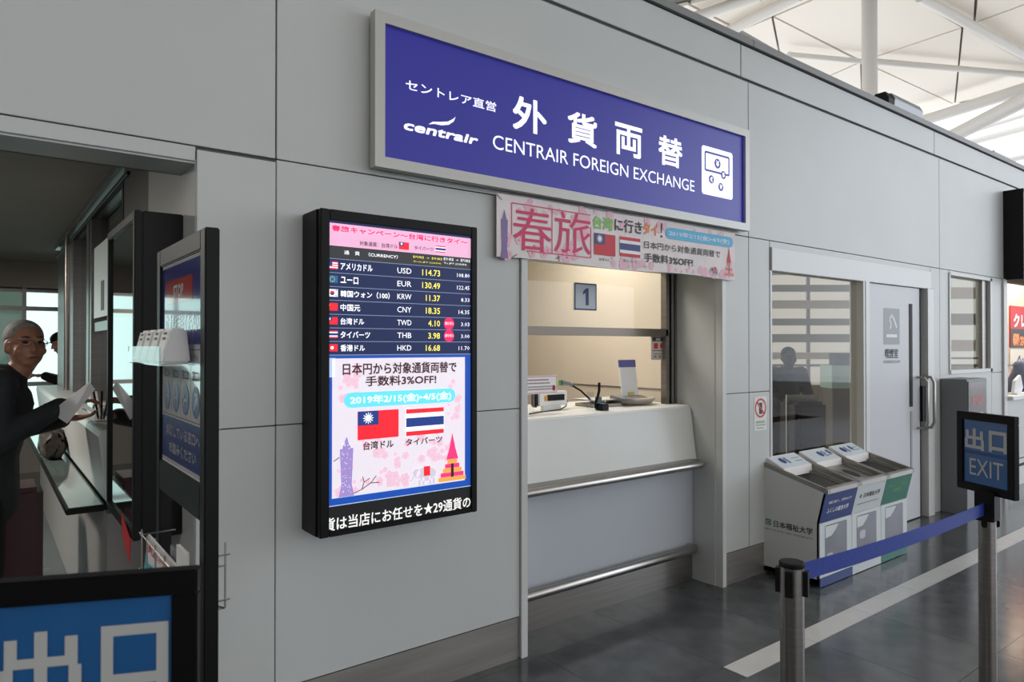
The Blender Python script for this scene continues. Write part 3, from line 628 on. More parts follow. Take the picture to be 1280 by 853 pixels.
p.line([(SX0, zbot), (SX1, zbot)], .003, e_lb, 1)
e_led = em('led_white', (226, 226, 222), .7)
p.text('貨は当店にお任せを★29通貨の', *DB((404.5, 649), (588, 634.5)), e_led, 1, .012, 2); p.line([(SX0, WY(404, 669, yd).z), (SX1-.1, WY(404, 669, yd).z)], .0015, e_sep, 1)
p.build('display_image', ds, scr)

# second display round the corner, facing the corridor, switched off
d2 = thing('corridor_display', 'black switched-off display with a mirror-dark screen, mounted inside the corridor opening', 'display', (.6, 3.05, .795))
q = MB(); q.box(.462, .60, 2.81, 3.48, .795, 1.995, M_black); put(q, 'housing', d2, bevel=.004)
q = MB()
for b in ((2.81, 2.84, .795, 1.995), (3.45, 3.48, .795, 1.995), (2.84, 3.45, 1.96, 1.995), (2.84, 3.45, .795, .83)): q.box(.436, .461, b[0], b[1], b[2], b[3], M_black)
put(q, 'bezel', d2, bevel=.003)
q = MB(); q.box(.446, .461, 2.84, 3.45, .83, 1.96, M_screenoff); put(q, 'screen', d2)
q = MB(); q.prism([(2.82, .80), (3.02, .86), (2.99, .775), (2.84, .715)], 'x', .428, .431, mat('red_card', (190, 20, 32), .5))
tag(q.build('pennant'), 'small red pennant hanging under the corridor display', 'pennant')

# ================================================================== COUNTER 1
ct = thing('exchange_counter', 'white exchange counter with slanted front and grey-blue lower panel inside the opening', 'counter', (2.87, 2.83, 0))
q = MB(); q.prism([(2.835, 1.085), (2.845, 1.112), (2.87, 1.122), (3.5, 1.122), (3.5, 1.09), (2.9, 1.09), (2.86, .76), (2.79, .76)], 'x', 2.102, 3.64, M_counter); put(q, 'worktop', ct, bevel=.006, smooth=True)
q = MB(); q.box(2.102, 3.642, 2.83, 2.86, .215, .76, M_counterlow); put(q, 'lower_panel', ct)
q = MB(); q.box(2.102, 3.644, 2.835, 2.86, .0, .215, M_steel); put(q, 'kick_plate', ct)
q = MB(); q.prism([(2.71, .742), (2.69, .762), (2.70, .780), (2.72, .785), (2.83, .785), (2.83, .742)], 'x', 2.102, 3.585, M_steel); put(q, 'shelf', ct, bevel=.003)
q = MB(); q.tube([(2.102, 2.70, .762), (3.55, 2.70, .762), (3.585, 2.715, .762), (3.60, 2.75, .762), (3.60, 2.83, .762)], .022, M_steelh, 14); put(q, 'shelf_rail', ct, smooth=True)
q = MB(); q.tube([(2.102, 2.77, .215), (3.57, 2.77, .215), (3.60, 2.785, .215), (3.60, 2.83, .215)], .026, M_steelh, 14); put(q, 'foot_rail', ct, smooth=True)
# things on and over the counter
q = MB(); q.box(2.732, 2.912, 2.962, 2.972, 1.712, 1.872, mat('plate_pale', (196, 204, 214), .4)); n1 = tag(q.build('number_plate', bevel=.001), 'small square plate with a dark blue 1 on the upper glass', 'sign')
p = Print('y', 2.962); p.line([(2.737, 1.717), (2.907, 1.717), (2.907, 1.867), (2.737, 1.867), (2.737, 1.712)], .008, mat('number_blue', (38, 62, 120), .5), 0); p.poly([(2.822, 1.742), (2.845, 1.742), (2.845, 1.842), (2.826, 1.842), (2.800, 1.822), (2.800, 1.803), (2.822, 1.816)], mat('number_blue', (38, 62, 120), .5), 1); o = p.mb.build('number'); o.parent = n1
nt = thing('counter_notice', 'white notice card with thin red border at the left of the counter glass', 'notice', (2.5, 3.0, 1.235))
q = MB(); q.box(2.30, 2.622, 2.99, 2.994, 1.232, 1.333, M_paper); put(q, 'card', nt)
p = Print('y', 2.99); p.line([(2.305, 1.237), (2.617, 1.237), (2.617, 1.328), (2.305, 1.328)], .003, mat('notice_red', (206, 70, 80), .6))
for i, (v, a) in enumerate(((1.31, .56), (1.292, .57), (1.272, .60), (1.258, .60))):
    for j in range(12 if i < 2 else 22):
        wq = .012 if i < 2 else .007; u = 2.40+j*(a-.40)/(12 if i < 2 else 22)
        p.rect(u, u+wq*.8, v-.004, v+.004, mat('notice_ink', (130, 70, 80) if 1 else 0, .6))
p.disc(2.598, 1.262, .012, mat('notice_mark', (160, 40, 70), .6), 0, 10, .018); p.build('print', nt)
q = MB(); q.box(2.45, 2.46, 2.995, 3.03, 1.122, 1.24, M_acrylic); put(q, 'stand', nt)
cu = thing('customer_display', 'small white counter display with black readout and cable near the notice', 'display', (2.66, 3.1, 1.122))
q = MB(); q.box(2.565, 2.785, 3.08, 3.12, 1.15, 1.235, M_white); put(q, 'case', cu, bevel=.006)
q = MB(); q.box(2.625, 2.755, 3.074, 3.08, 1.18, 1.215, M_black); q.box(2.605, 2.622, 3.074, 3.08, 1.18, 1.21, mat('amber', (220, 150, 40), .5)); put(q, 'readout', cu)
q = MB(); q.box(2.53, 2.562, 3.08, 3.12, 1.145, 1.235, M_black); put(q, 'end_cap', cu, bevel=.008)
q = MB(); q.tube([(2.785, 3.10, 1.20), (2.80, 3.10, 1.17), (2.78, 3.09, 1.14), (2.70, 3.05, 1.128), (2.55, 3.0, 1.13), (2.40, 2.97, 1.126)], .0035, M_blackm, 6); put(q, 'cable', cu, smooth=True)
q = MB(); q.box(2.60, 2.74, 3.09, 3.11, 1.12, 1.15, M_white); put(q, 'foot', cu)
pl = thing('plug_cable', 'black cable with dark plug rising from yellow socket behind the counter', 'cable', (2.9, 3.15, 1.122))
q = MB(); q.box(2.715, 2.80, 3.18, 3.2, 1.26, 1.292, mat('socket_yellow', (200, 190, 60), .5)); q.box(2.80, 2.83, 3.18, 3.2, 1.26, 1.292, mat('socket_green', (90, 150, 110), .5)); put(q, 'socket', pl)
q = MB(); q.tube([(2.83, 3.18, 1.276), (2.875, 3.17, 1.27), (2.90, 3.16, 1.255)], .018, M_dgrey, 10, .010); put(q, 'plug', pl, smooth=True)
q = MB(); q.tube([(2.89, 3.16, 1.26), (2.94, 3.13, 1.225), (2.99, 3.1, 1.17), (3.03, 3.08, 1.124)], .006, M_blackm, 8); put(q, 'cable', pl, smooth=True)
mc = thing('counter_intercom', 'small black gooseneck intercom with blue top at the counter edge', 'intercom', (2.80, 2.90, 1.122))
c0 = WY(754, 512, 2.90); cx = c0.x
q = MB(); q.box(cx-.028, cx+.028, 2.88, 2.93, 1.122, 1.158, M_black); q.box(cx-.026, cx+.026, 2.882, 2.928, 1.158, 1.163, mat('intercom_blue', (90, 110, 180), .4)); put(q, 'base', mc, bevel=.003)
q = MB(); q.box(cx-.018, cx+.018, 2.93, 2.95, 1.122, 1.20, mat('intercom_green', (70, 110, 100), .5)); put(q, 'card', mc)
q = MB(); q.tube([(cx-.03, 2.93, 1.135), (cx-.035, 2.93, 1.16), (cx-.015, 2.93, 1.20), (cx-.003, 2.93, 1.24), (cx-.003, 2.93, 1.285)], .008, M_black, 8); put(q, 'gooseneck', mc, smooth=True)
q = MB(); q.box(cx-.075, cx-.072, 2.90, 2.96, 1.122, 1.235, M_acrylic); tag(q.build('acrylic_divider'), 'thin clear acrylic divider standing beside the intercom', 'divider')
tr = thing('coin_tray', 'round grey-beige cash tray on the counter right of the intercom', 'tray', (3.3, 3.1, 1.122))
M_tray = mat('tray_beige', (176, 168, 156), .4)
q = MB(); q.lathe([(.10, 0), (.15, .012), (.17, .035), (.165, .042), (.13, .03), (.02, .028)], M_tray, (3.36, 3.12, 1.124), 28); put(q, 'bowl', tr, smooth=True)
q = MB(); q.box(3.0, 3.22, 3.05, 3.25, 1.122, 1.14, M_tray); q.box(2.98, 3.24, 3.04, 3.26, 1.162, 1.168, M_trim); q.box(3.08, 3.12, 3.1, 3.2, 1.14, 1.162, M_dgrey); put(q, 'coin_plate', tr, bevel=.003)
cp = thing('form_pad', 'upright white form pad with purple-blue header leaning on grey stand', 'form pad', (3.31, 3.1, 1.16))
q = MB(); q.prism([(3.06, 1.175), (3.09, 1.41), (3.096, 1.41), (3.066, 1.175)], 'x', 3.235, 3.385, M_paper); put(q, 'sheets', cp)
q = MB(); q.prism([(3.0826, 1.365), (3.0886, 1.412), (3.0975, 1.412), (3.0926, 1.365)], 'x', 3.234, 3.386, mat('pad_header', (96, 100, 160), .6)); put(q, 'header', cp)
q = MB(); q.prism([(2.98, 1.17), (3.04, 1.165), (3.10, 1.16), (3.10, 1.19), (3.07, 1.185), (3.02, 1.18)], 'x', 3.16, 3.40, M_dgrey); put(q, 'stand', cp, bevel=.004)
q = MB()
q.box(3.29, 3.34, 3.054, 3.058, 1.19, 1.205, mat('pad_yellow', (230, 200, 70), .6)); put(q, 'sticker', cp)
gn = thing('glass_notice', 'small notice with black header and red square on the lower glass at right', 'notice', (3.50, 3.0, 1.42))
u0, u1, v0, v1 = boxY((814, 421), (831, 450), 2.99)
q = MB(); q.box(u0, u1, 2.99, 2.993, v0, v1, mat('notice_grey', (206, 198, 186), .6)); put(q, 'sheet', gn)
p = Print('y', 2.99); hh = v1-v0; p.rect(u0+.01, u1, v1-hh*.2, v1-hh*.03, M_ink); p.text('両替', (u0*2+u1)/3, (u0+2*u1)/3, v1-hh*.17, v1-hh*.06, M_wt, 1); p.rect(u0+.025, u0+.065, v1-hh*.52, v1-hh*.28, mat('notice_red2', (200, 50, 50), .6)); p.rect(u1-.045, u1-.02, v1-hh*.5, v1-hh*.28, mat('notice_red2', (200, 50, 50), .6))
for j in range(7): p.rect(u0+.012+j*.016, u0+.024+j*.016, v1-hh*.62, v1-hh*.58, M_ink); p.rect(u0+.02+j*.013, u0+.028+j*.013, v1-hh*.75, v1-hh*.72, M_ink)
p.text('X X', u0+.02, u0+.10, v0+hh*.08, v0+hh*.2, M_ink); p.build('print', gn)

# small prohibition notice by the smoking room window
pn_ = thing('no_phone_notice', 'small no-phone sticker with red ring and green caption on the wall panel', 'sticker', (4.08, WF, .95))
u0, u1, v0, v1 = 4.005, 4.15, .945, 1.168
q = MB(); q.box(u0, u1, WF-.002, WF, v0, v1, mat('sticker_white', (226, 226, 222), .5)); put(q, 'sheet', pn_)
p = Print('y', WF-.002); cu_, cv_ = (u0+u1)/2, v1-.075; p.rect(cu_-.018, cu_+.018, cv_-.04, cv_+.035, M_ink, 0); p.ring(cu_, cv_, .052, .064, mat('ring_red', (205, 50, 40), .5), 1); p.line([(cu_-.04, cv_+.04), (cu_+.04, cv_-.04)], .012, mat('ring_red', (205, 50, 40), .5), 1)
M_gc = mat('caption_green', (70, 140, 90), .6)
p.text('携帯電話禁止', u0+.02, u1-.02, v0+.048, v0+.064, M_gc, 1, 0, 1); p.text('NO PHONE', u0+.02, u1-.02, v0+.03, v0+.042, M_gc, 1, 0, 1); p.rect(u0+.025, u1-.04, v0+.014, v0+.018, M_gc, 1)
p.build('print', pn_)

# ================================================================== RECYCLING BINS
BW = .405; BX = 4.12
M_bs = mat('bin_body', (206, 208, 206), .45); M_btop = mat('bin_top_steel', (150, 146, 140), .35, .6); M_bblue = mat('bin_blue', (34, 58, 122), .45); M_bgreen = mat('bin_green', (24, 112, 92), .45)
M_bwin = mat('bin_window_film', (100, 100, 110), .3, 0, 0, .22, 7); M_bwhite = mat('bin_white', (212, 218, 220), .45); M_inner = mat('bin_inner', (34, 34, 36), .6)
def topz(y): return .62+(y-2.19)/(2.64-2.19)*(.735-.62)
for i in range(3):
    x0 = BX+i*BW; x1 = x0+BW-.004
    cl = ('leftmost', 'middle', 'right-hand')[i]
    r = thing('recycling_bin', ('white recycling bin with a blue front banner, university name on its side', 'white recycling bin between the blue and the green bannered ones', 'white recycling bin with a green front banner')[i], 'bin', ((x0+x1)/2, 2.45, 0), 'recycling bins under the smoking room window')
    prof = [(2.645, .02), (2.645, topz(2.645)-.03), (2.20, topz(2.2)-.03), (2.245, .40), (2.245, .02)]
    q = MB()
    for s0, s1 in ((x0, x0+.012), (x1-.012, x1)): q.prism(prof, 'x', s0, s1, M_bs)
    q.box(x0, x1, 2.633, 2.645, .02, topz(2.645)-.03, M_bs)
    q.prism([(2.20, topz(2.2)-.03), (2.245, .40), (2.257, .40), (2.212, topz(2.2)-.03)], 'x', x0, x1, M_bs); q.box(x0, x1, 2.245, 2.257, .02, .40, M_bs); q.box(x0, x1, 2.25, 2.64, .02, .05, M_inner)
    bdy = put(q, 'body', r)
    # top frame with real opening
    def tp(mb, a0, a1, y0, y1, t0, t1, m):
        vs = [(a, y, topz(y)+t) for a in (a0, a1) for y in (y0, y1) for t in (t0, t1)]
        mb.add(vs, [(0, 1, 3, 2), (4, 6, 7, 5), (0, 4, 5, 1), (2, 3, 7, 6), (0, 2, 6, 4), (1, 5, 7, 3)], m)
    q = MB(); tp(q, x0, x0+.022, 2.185, 2.655, -.03, 0, M_btop); tp(q, x1-.022, x1, 2.185, 2.655, -.03, 0, M_btop); tp(q, x0+.022, x1-.022, 2.185, 2.215, -.03, 0, M_btop); tp(q, x0+.022, x1-.022, 2.625, 2.655, -.03, 0, M_btop)
    put(q, 'rim', r, bevel=.003)
    q = MB()
    if i != 1:
        tp(q, x0+.022, x0+.07, 2.215, 2.49, -.05, -.04, M_btop); tp(q, x1-.07, x1-.022, 2.215, 2.49, -.05, -.04, M_btop); tp(q, x0+.07, x1-.07, 2.215, 2.25, -.05, -.04, M_btop)
        tp(q, x0+.08, x1-.08, 2.25, 2.49, -.14, -.13, M_inner)
        if i == 2: tp(q, x0+.09, x0+.17, 2.27, 2.40, -.07, -.06, M_btop)
    else:
        tp(q, x0+.022, x1-.022, 2.215, 2.49, -.05, -.04, M_btop)
    chu = put(q, 'chute', r)
    if i == 1:
        q = MB()
        def el(cxx, cyy, rx, ry, m, a=0):
            vs = [(cxx+rx*math.cos(t)*math.cos(a)-ry*math.sin(t)*math.sin(a), cyy+rx*math.cos(t)*math.sin(a)+ry*math.sin(t)*math.cos(a)) for t in [2*PI*j/18 for j in range(18)]]
            q.add([(u, v, topz(v)-.038) for u, v in vs], [tuple(range(18))], m)
        el(x0+.14, 2.36, .018, .085, M_inner); el(x0+.24, 2.36, .042, .062, M_inner); sub(q, 'slot', chu)
    # raised label wedge at the back
    q = MB(); zc = topz(2.625)
    q.prism([(2.625, zc-.01), (2.49, topz(2.49)-.055), (2.495, topz(2.49)+.002), (2.625, zc+.03)], 'x', x0+.03, x1-.03, mat('bin_label', (236, 232, 230), .4)); lbk = put(q, 'label_block', r, bevel=.002)
    def onlab(u, v, h, x0=x0, zc=zc):
        f = v; yq = 2.495+(2.625-2.495)*f; zq = topz(2.49)+.002+(zc+.03-topz(2.49)-.002)*f; return (u, yq-h*.3, zq+h)
    p = Print(onlab, 0, .0007)
    p.rect(x0+.035, x1-.035, .06, .94, mat('label_ice', (214, 226, 236), .4), 0); a = x0+.13+.08*(i == 1)
    p.disc(a, .55, .03, mat('label_navy', (44, 66, 120), .5), 1, 12, .22); p.rect(a+.04, a+.06, .3, .75, mat('label_navy', (44, 66, 120), .5), 1)
    if i: p.disc(a+.12, .6, .02, mat('label_navy', (44, 66, 120), .5), 1, 12, .2)
    p.rect(x0+.25, x1-.06, .35, .42, mat('label_line', (150, 170, 190), .5), 1); p.rect(x0+.25, x1-.06, .58, .64, mat('label_line', (150, 170, 190), .5), 1); p.build('label_print', r, lbk)
    # front: banner, door panel, window, foot strip
    mcol = (M_bblue, M_bwhite, M_bgreen)[i]
    q = MB(); sl = lambda z: 2.20+(2.245-2.20)*((topz(2.2)-.03)-z)/((topz(2.2)-.03)-.40)
    zt = topz(2.2)-.032; q.add([(x0, sl(zt)-.004, zt), (x1, sl(zt)-.004, zt), (x1, sl(.40)-.004, .40), (x0, sl(.40)-.004, .40), (x0, sl(zt)-.0005, zt), (x1, sl(zt)-.0005, zt), (x1, sl(.40)-.0005, .40), (x0, sl(.40)-.0005, .40)], [(0, 1, 2, 3), (0, 1, 5, 4), (1, 2, 6, 5), (2, 3, 7, 6), (3, 0, 4, 7)], mcol); bpn = put(q, 'banner_panel', r)
    q = MB(); q.box(x0+.001, x1-.001, 2.238, 2.245, .06, .398, M_bwhite); q.box(x0+.001, x1-.001, 2.236, 2.245, .005, .058, mcol); drr = put(q, 'door', r)
    p = Print('y', 2.238); a0, a1 = x0+.06, x1-.065
    p.rrect(a0, a1, .11, .378, .012, M_bwin, 0); p.poly([(a0+.006, .30), (a0+.08, .305), (a0+.13, .335), (a0+.17, .368), (a0+.006, .372)], M_bwhite, 1)
    p.rrect(a0+.02, a0+.10, .12, .20, .02, mat('film_glint', (178, 168, 184), .2), 1) if i == 0 else None
    if i == 1: p.rrect(a0+.04, a0+.12, .22, .275, .02, mat('film_glint', (178, 168, 184), .2), 1)
    p.build('door_window', r, drr)
    fs = Print(lambda u, v, k: (u, sl(v)-.004-k, v), 0)
    if i == 0: fs.text('地域に根ざし、世界をめざす', x0+.06, x1-.05, .515, .535, M_wt, 0, .01, 1); fs.text('ふくしの総合大学', x0+.06, x1-.07, .455, .488, M_wt, 0, .015)
    if i == 1: fs.text('日本福祉大学', x0+.11, x1-.06, .495, .53, M_ink, 0, .02); fs.disc(x0+.07, .512, .014, mat('uni_green', (40, 110, 100), .5), 0, 10); fs.text('NIHON FUKUSHI UNIVERSITY', x0+.05, x1-.05, .452, .463, M_ink, 0, 0, 1)
    if i == 2: fs.text('NIHON FUKUSHI UNIVERSITY', x0+.07, x1-.07, .52, .535, M_gr, 0, 0, 1); fs.text('大学案内', x0+.14, x1-.14, .475, .50, M_gr, 0, 0, 1)
    fs.build('banner_print', r, bpn)
    if i == 0:
        p = Print('x', BX)
        U0, U1 = -WX(965.5, 655, BX).y, -WX(1016, 664, BX).y
        p.text('日本福祉大学', U0+.01, U1, .318, .362, M_ink, 0, .022, 3)
        p.rrect(U0-.048, U0-.010, .322, .362, .005, mat('uni_green', (40, 110, 100), .5), 0); p.text('Ω', U0-.040, U0-.018, .328, .355, M_wt, 1)
        p.text('NIHON FUKUSHI UNIVERSITY', U0-.055, U1, .290, .301, M_ink, 0, 0, 1); p.build('side_print', r, bdy)

# dark grey cabinet with mirror poster
cb = thing('grey_cabinet', 'tall dark grey cabinet standing against the wall right of the door', 'cabinet', (7.16, 2.5, 0))
q = MB(); q.box(6.93, 7.40, 2.405, 2.615, 0, 1.205, M_dgrey); put(q, 'body', cb, bevel=.003)
q = MB(); q.box(6.945, 7.37, 2.395, 2.405, .45, 1.185, M_dgrey); pfr = put(q, 'poster_frame', cb)
p = Print('y', 2.395); p.rect(6.97, 7.35, .47, 1.17, mat('poster_smoky', (84, 70, 72), .15)); p.text('12', 7.03, 7.27, .98, 1.06, mat('poster_rose', (206, 70, 80), .5), 1, .03); p.rect(7.02, 7.28, .84, .90, mat('poster_pale', (200, 196, 198), .4), 1); p.rect(7.02, 7.28, .70, .82, mat('poster_pale', (200, 196, 198), .4), 1); p.build('poster', cb, pfr)

# projecting black sign, far right
bs = thing('projecting_sign', 'black-sided lit box sign projecting from the wall at the far right', 'sign', (8.6, 2.5, 2.2))
q = MB(); q.box(8.55, 8.57, 2.44, 2.62, 2.2, 3.14, M_blackm); q.box(8.57, 9.6, 2.45, 2.62, 2.2, 3.14, M_blackm); put(q, 'case', bs, bevel=.002)
q = MB(); q.box(8.60, 9.57, 2.442, 2.449, 2.23, 3.11, em('box_sign_face', (235, 238, 245), .8)); put(q, 'face', bs)
# shop posters
sp1 = thing('shop_poster', 'red and black poster with white and orange lettering on the shop back wall', 'poster', (10, 3.2, 1.5))
u0 = WY(1263.5, 380, 3.18).x; zt = WY(1264, 382, 3.18).z; zm = WY(1264, 411, 3.18).z; zb = WY(1264, 434.5, 3.18).z; zz = WY(1264, 455, 3.18).z
q = MB(); q.box(u0, u0+1.3, 3.185, 3.198, zb, zt, mat('poster_red', (168, 20, 24), .5)); put(q, 'sheet', sp1)
p = Print('y', 3.185); p.rect(u0, u0+1.3, zb, zm, M_ink, 0); uw = WY(1280, 400, 3.18).x-u0
p.text('クレープ', u0+.12, u0+1.15, zt-.18-.22*0-.10, zt-.10, M_wt, 1, .03); p.text('コーヒー', u0+.10, u0+1.15, zm-.22, zm-.05, M_or, 1, .06); p.text('特別価格', u0+.08, u0+1.15, zb+.02, zb+.15, M_or, 1, .05); p.build('print', sp1)
sp2 = thing('menu_sheet', 'cream menu sheet pinned under the red shop poster', 'poster', (10.2, 3.2, 1.3))
q = MB(); q.box(u0, u0+1.2, 3.188, 3.198, zz-.05, zb-.02, mat('menu_cream', (214, 206, 192), .6)); put(q, 'sheet', sp2)
p = Print('y', 3.188); p.line([(u0+.25, zz+.02), (u0+.35, zz+.1), (u0+.38, zz+.02), (u0+.5, zz+.06)], .03, M_ink, 0); p.disc(u0+.06, zz-.01, .035, mat('menu_gold', (220, 170, 60), .5), 0); p.build('print', sp2)

# ================================================================== LAMINATED SIGN STAND (left)
XS = .42
st = thing('notice_stand', 'black framed floor stand with blue instruction poster beside the corridor opening', 'stand', (XS, 2.0, 0))
q = MB()
q.box(XS, XS+.034, 1.745, 1.79, .02, 1.785, M_black); q.box(XS, XS+.034, 2.265, 2.31, .02, 1.785, M_black)
q.box(XS, XS+.034, 1.79, 2.265, 1.735, 1.785, M_black); q.box(XS, XS+.034, 1.79, 2.265, 1.075, 1.165, M_black)
q.box(XS, XS+.034, 1.79, 2.265, .08, .12, M_black)
put(q, 'frame', st, bevel=.003)
q = MB(); q.box(XS-.05, XS+.16, 1.72, 1.78, 0, .03, M_black); q.box(XS-.05, XS+.16, 2.28, 2.33, 0, .03, M_black); put(q, 'foot', st, bevel=.004)
q = MB(); q.box(XS+.010, XS+.018, 1.79, 2.265, .12, .68, mat('stand_board', (186, 186, 184), .5)); put(q, 'lower_board', st)
q = MB(); q.box(XS+.008, XS+.02, 1.79, 2.265, 1.165, 1.735, M_paper); pbk = put(q, 'poster_backing', st)
xp = XS+.008; p = Print('x', xp); A0, A1, B0, B1 = -2.262, -1.792, 1.168, 1.732
M_pb = mat('poster_blue', (58, 62, 150), .12, coat=1); M_pr = mat('poster_red2', (206, 66, 62), .12, coat=1); M_pw = mat('poster_white', (240, 240, 244), .12, coat=1); M_pn = mat('poster_navy', (36, 48, 112), .3)
p.rect(A0, A1, B0, B1, M_pw, 0); p.rect(A0, A1, 1.505, 1.725, M_pb, 1); p.rect(A0+.05, A1-.10, 1.62, 1.685, M_pr, 2); p.text('STOP', A0+.15, A1-.20, 1.633, 1.67, M_pw, 3, .03)
p.text('位置でお待ちください', A0+.05, A1-.04, 1.535, 1.59, M_pw, 2, .01)
p.rect(A0+.03, A1-.02, 1.490, 1.492, M_ink, 1); p.text('ご利用の窓口をご確認ください', A0+.03, A1-.04, 1.462, 1.480, M_ink, 1, 0, 1)
for i, tx in enumerate(('窓口4', '窓口3', '窓口2', '窓口1')):
    c0 = A0+.015+i*.112; p.rect(c0, c0+.106, 1.312, 1.460, M_pw, 2) if 0 else None
    p.line([(c0+.109, 1.315), (c0+.109, 1.45)], .002, M_ink, 1)
    p.text(tx, c0+.016, c0+.090, 1.412, 1.437, M_ink, 2, .01, 1)
    cc = (c0+.053, 1.358); p.disc(cc[0], cc[1], .040, M_pn, 2)
    if i < 3: p.line([(cc[0]+.026, cc[1]), (cc[0]-.022, cc[1])], .008, M_pw, 3); p.line([(cc[0]-.004, cc[1]+.018), (cc[0]-.024, cc[1]), (cc[0]-.004, cc[1]-.018)], .008, M_pw, 3)
    else: p.line([(cc[0]-.016, cc[1]-.020), (cc[0]+.016, cc[1]+.018)], .008, M_pw, 3); p.line([(cc[0]-.008, cc[1]+.02), (cc[0]+.018, cc[1]+.02), (cc[0]+.018, cc[1]-.008)], .008, M_pw, 3)
p.line([(A0+.01, 1.307), (A1-.01, 1.307)], .002, M_ink, 2)
p.rect(A0, A1, 1.180, 1.300, M_pn, 1); p.text('点灯している窓口へ', A0+.06, A1-.02, 1.247, 1.279, M_pw, 2, .012); p.text('お進みください', A0+.10, A1-.06, 1.200, 1.232, M_pw, 2, .012)
p.build('poster', st, pbk)
# four small white number boxes in an acrylic holder
hd = thing('lamp_shelf', 'clear acrylic shelf clipped across the instruction poster', 'shelf', (XS-.03, 2.05, 1.46))
q = MB(); q.box(XS-.075, XS, 1.83, 2.30, 1.452, 1.456, M_acrylic); q.box(XS-.078, XS-.074, 1.83, 2.30, 1.452, 1.50, M_acrylic); put(q, 'tray', hd)
dx0 = None
for i in range(4):
    y1 = 2.27-i*.105; y0 = y1-.085
    lb = ('farthest', 'second farthest', 'second nearest', 'nearest')[i]
    if i == 0:
        b0 = thing('counter_lamp', 'x', 'lamp', (XS-.035, (y0+y1)/2, 1.4565), 'white lamp boxes on the acrylic shelf')
        q = MB(); q.prism([(XS-.072, 1.4565), (XS-.002, 1.4565), (XS-.012, 1.545), (XS-.05, 1.545)], 'y', y0, y1, M_white); put(q, 'case', b0, bevel=.006, smooth=True)
        p = Print(lambda u, v, k: (XS-.05-.0235*(1.545-v)/.0885-.001-k, -u, v), 0); p.rect(-(y0+.05), -(y0+.02), 1.517, 1.523, M_ink); p.rect(-(y0+.055), -(y0+.02), 1.530, 1.536, M_ink); p.build('legend', b0); bb = b0
    else:
        bb = b0.copy(); COL.objects.link(bb); bb.location = (XS-.035, (y0+y1)/2, 1.4565)
        for ch in list(b0.children): c = ch.copy(); COL.objects.link(c); c.parent = bb
    bb['label'] = 'white wedge-shaped lamp box on the acrylic shelf, %s of the four' % ('farthest from the camera', 'next to the farthest', 'next to the nearest', 'nearest to the camera')[i]
# wire racks and leaflets
rk = thing('wire_rack', 'thin wire leaflet rack hooked through the black stand frame', 'rack', (XS, 1.9, .75))
def wire(mb, pts, r=.0022): mb.tube(pts, r, M_steelh, 6)
q = MB()
for z in (.85, .955):
    wire(q, [(XS-.05, 1.77, z), (XS-.05, 2.27, z)]); wire(q, [(XS-.055, 1.80, z), (XS+.06, 1.80, z)]); wire(q, [(XS-.055, 2.24, z), (XS+.04, 2.24, z)])
for y in (1.80, 1.92, 2.04, 2.16, 2.24): wire(q, [(XS-.05, y, .97), (XS-.05, y, .80), (XS-.01, y, .79)])
wire(q, [(XS-.05, 1.78, .80), (XS-.05, 2.26, .80)])
put(q, 'wires', rk, smooth=True)
q = MB(); wire(q, [(XS+.055, 1.77, .86), (XS+.055, 1.77, 1.02)]); wire(q, [(XS+.030, 1.77, .99), (XS+.066, 1.77, .99)]); wire(q, [(XS+.030, 1.77, .88), (XS+.066, 1.77, .88)]); wire(q, [(XS+.055, 1.77, .86), (XS+.04, 1.80, .86)]); put(q, 'back_wires', rk, smooth=True)
lf = thing('leaflet', 'white and cyan travel leaflet with red lettering in the wire rack', 'leaflet', (XS-.03, 2.05, .72))
q = MB(); q.prism([(XS-.045, .802), (XS-.035, .955), (XS-.030, .955), (XS-.040, .802)], 'y', 1.86, 2.23, M_paper); put(q, 'sheets', lf)
p = Print(lambda u, v, k: (XS-.0455+.010*(v-.802)/.153-k, -u, .955-(.945-v)*.69), 0); cyn = mat('leaflet_cyan', (70, 176, 206), .5)
p.poly([(-2.23, .722), (-1.86, .722), (-1.86, .80), (-1.95, .83), (-2.05, .79), (-2.12, .85), (-2.20, .84), (-2.23, .88)], cyn, 0); p.text('夢 Let\'s トラベル', -2.20, -1.90, .885, .925, mat('leaflet_red', (200, 40, 50), .5), 1, .02); p.text('お得な旅へ', -2.10, -1.90, .845, .872, cyn, 1, .02)
p.build('print', lf)
l2 = thing('leaflet_stack', 'plain pale leaflets standing behind the cyan travel leaflet', 'leaflet', (XS, 1.86, .72))
q = MB(); q.box(XS-.028, XS-.020, 1.80, 1.90, .802, 1.0, M_paper); q.box(XS-.018, XS-.012, 1.82, 2.02, .802, .97, mat('leaflet_grey', (120, 120, 126), .5)); put(q, 'sheets', l2)

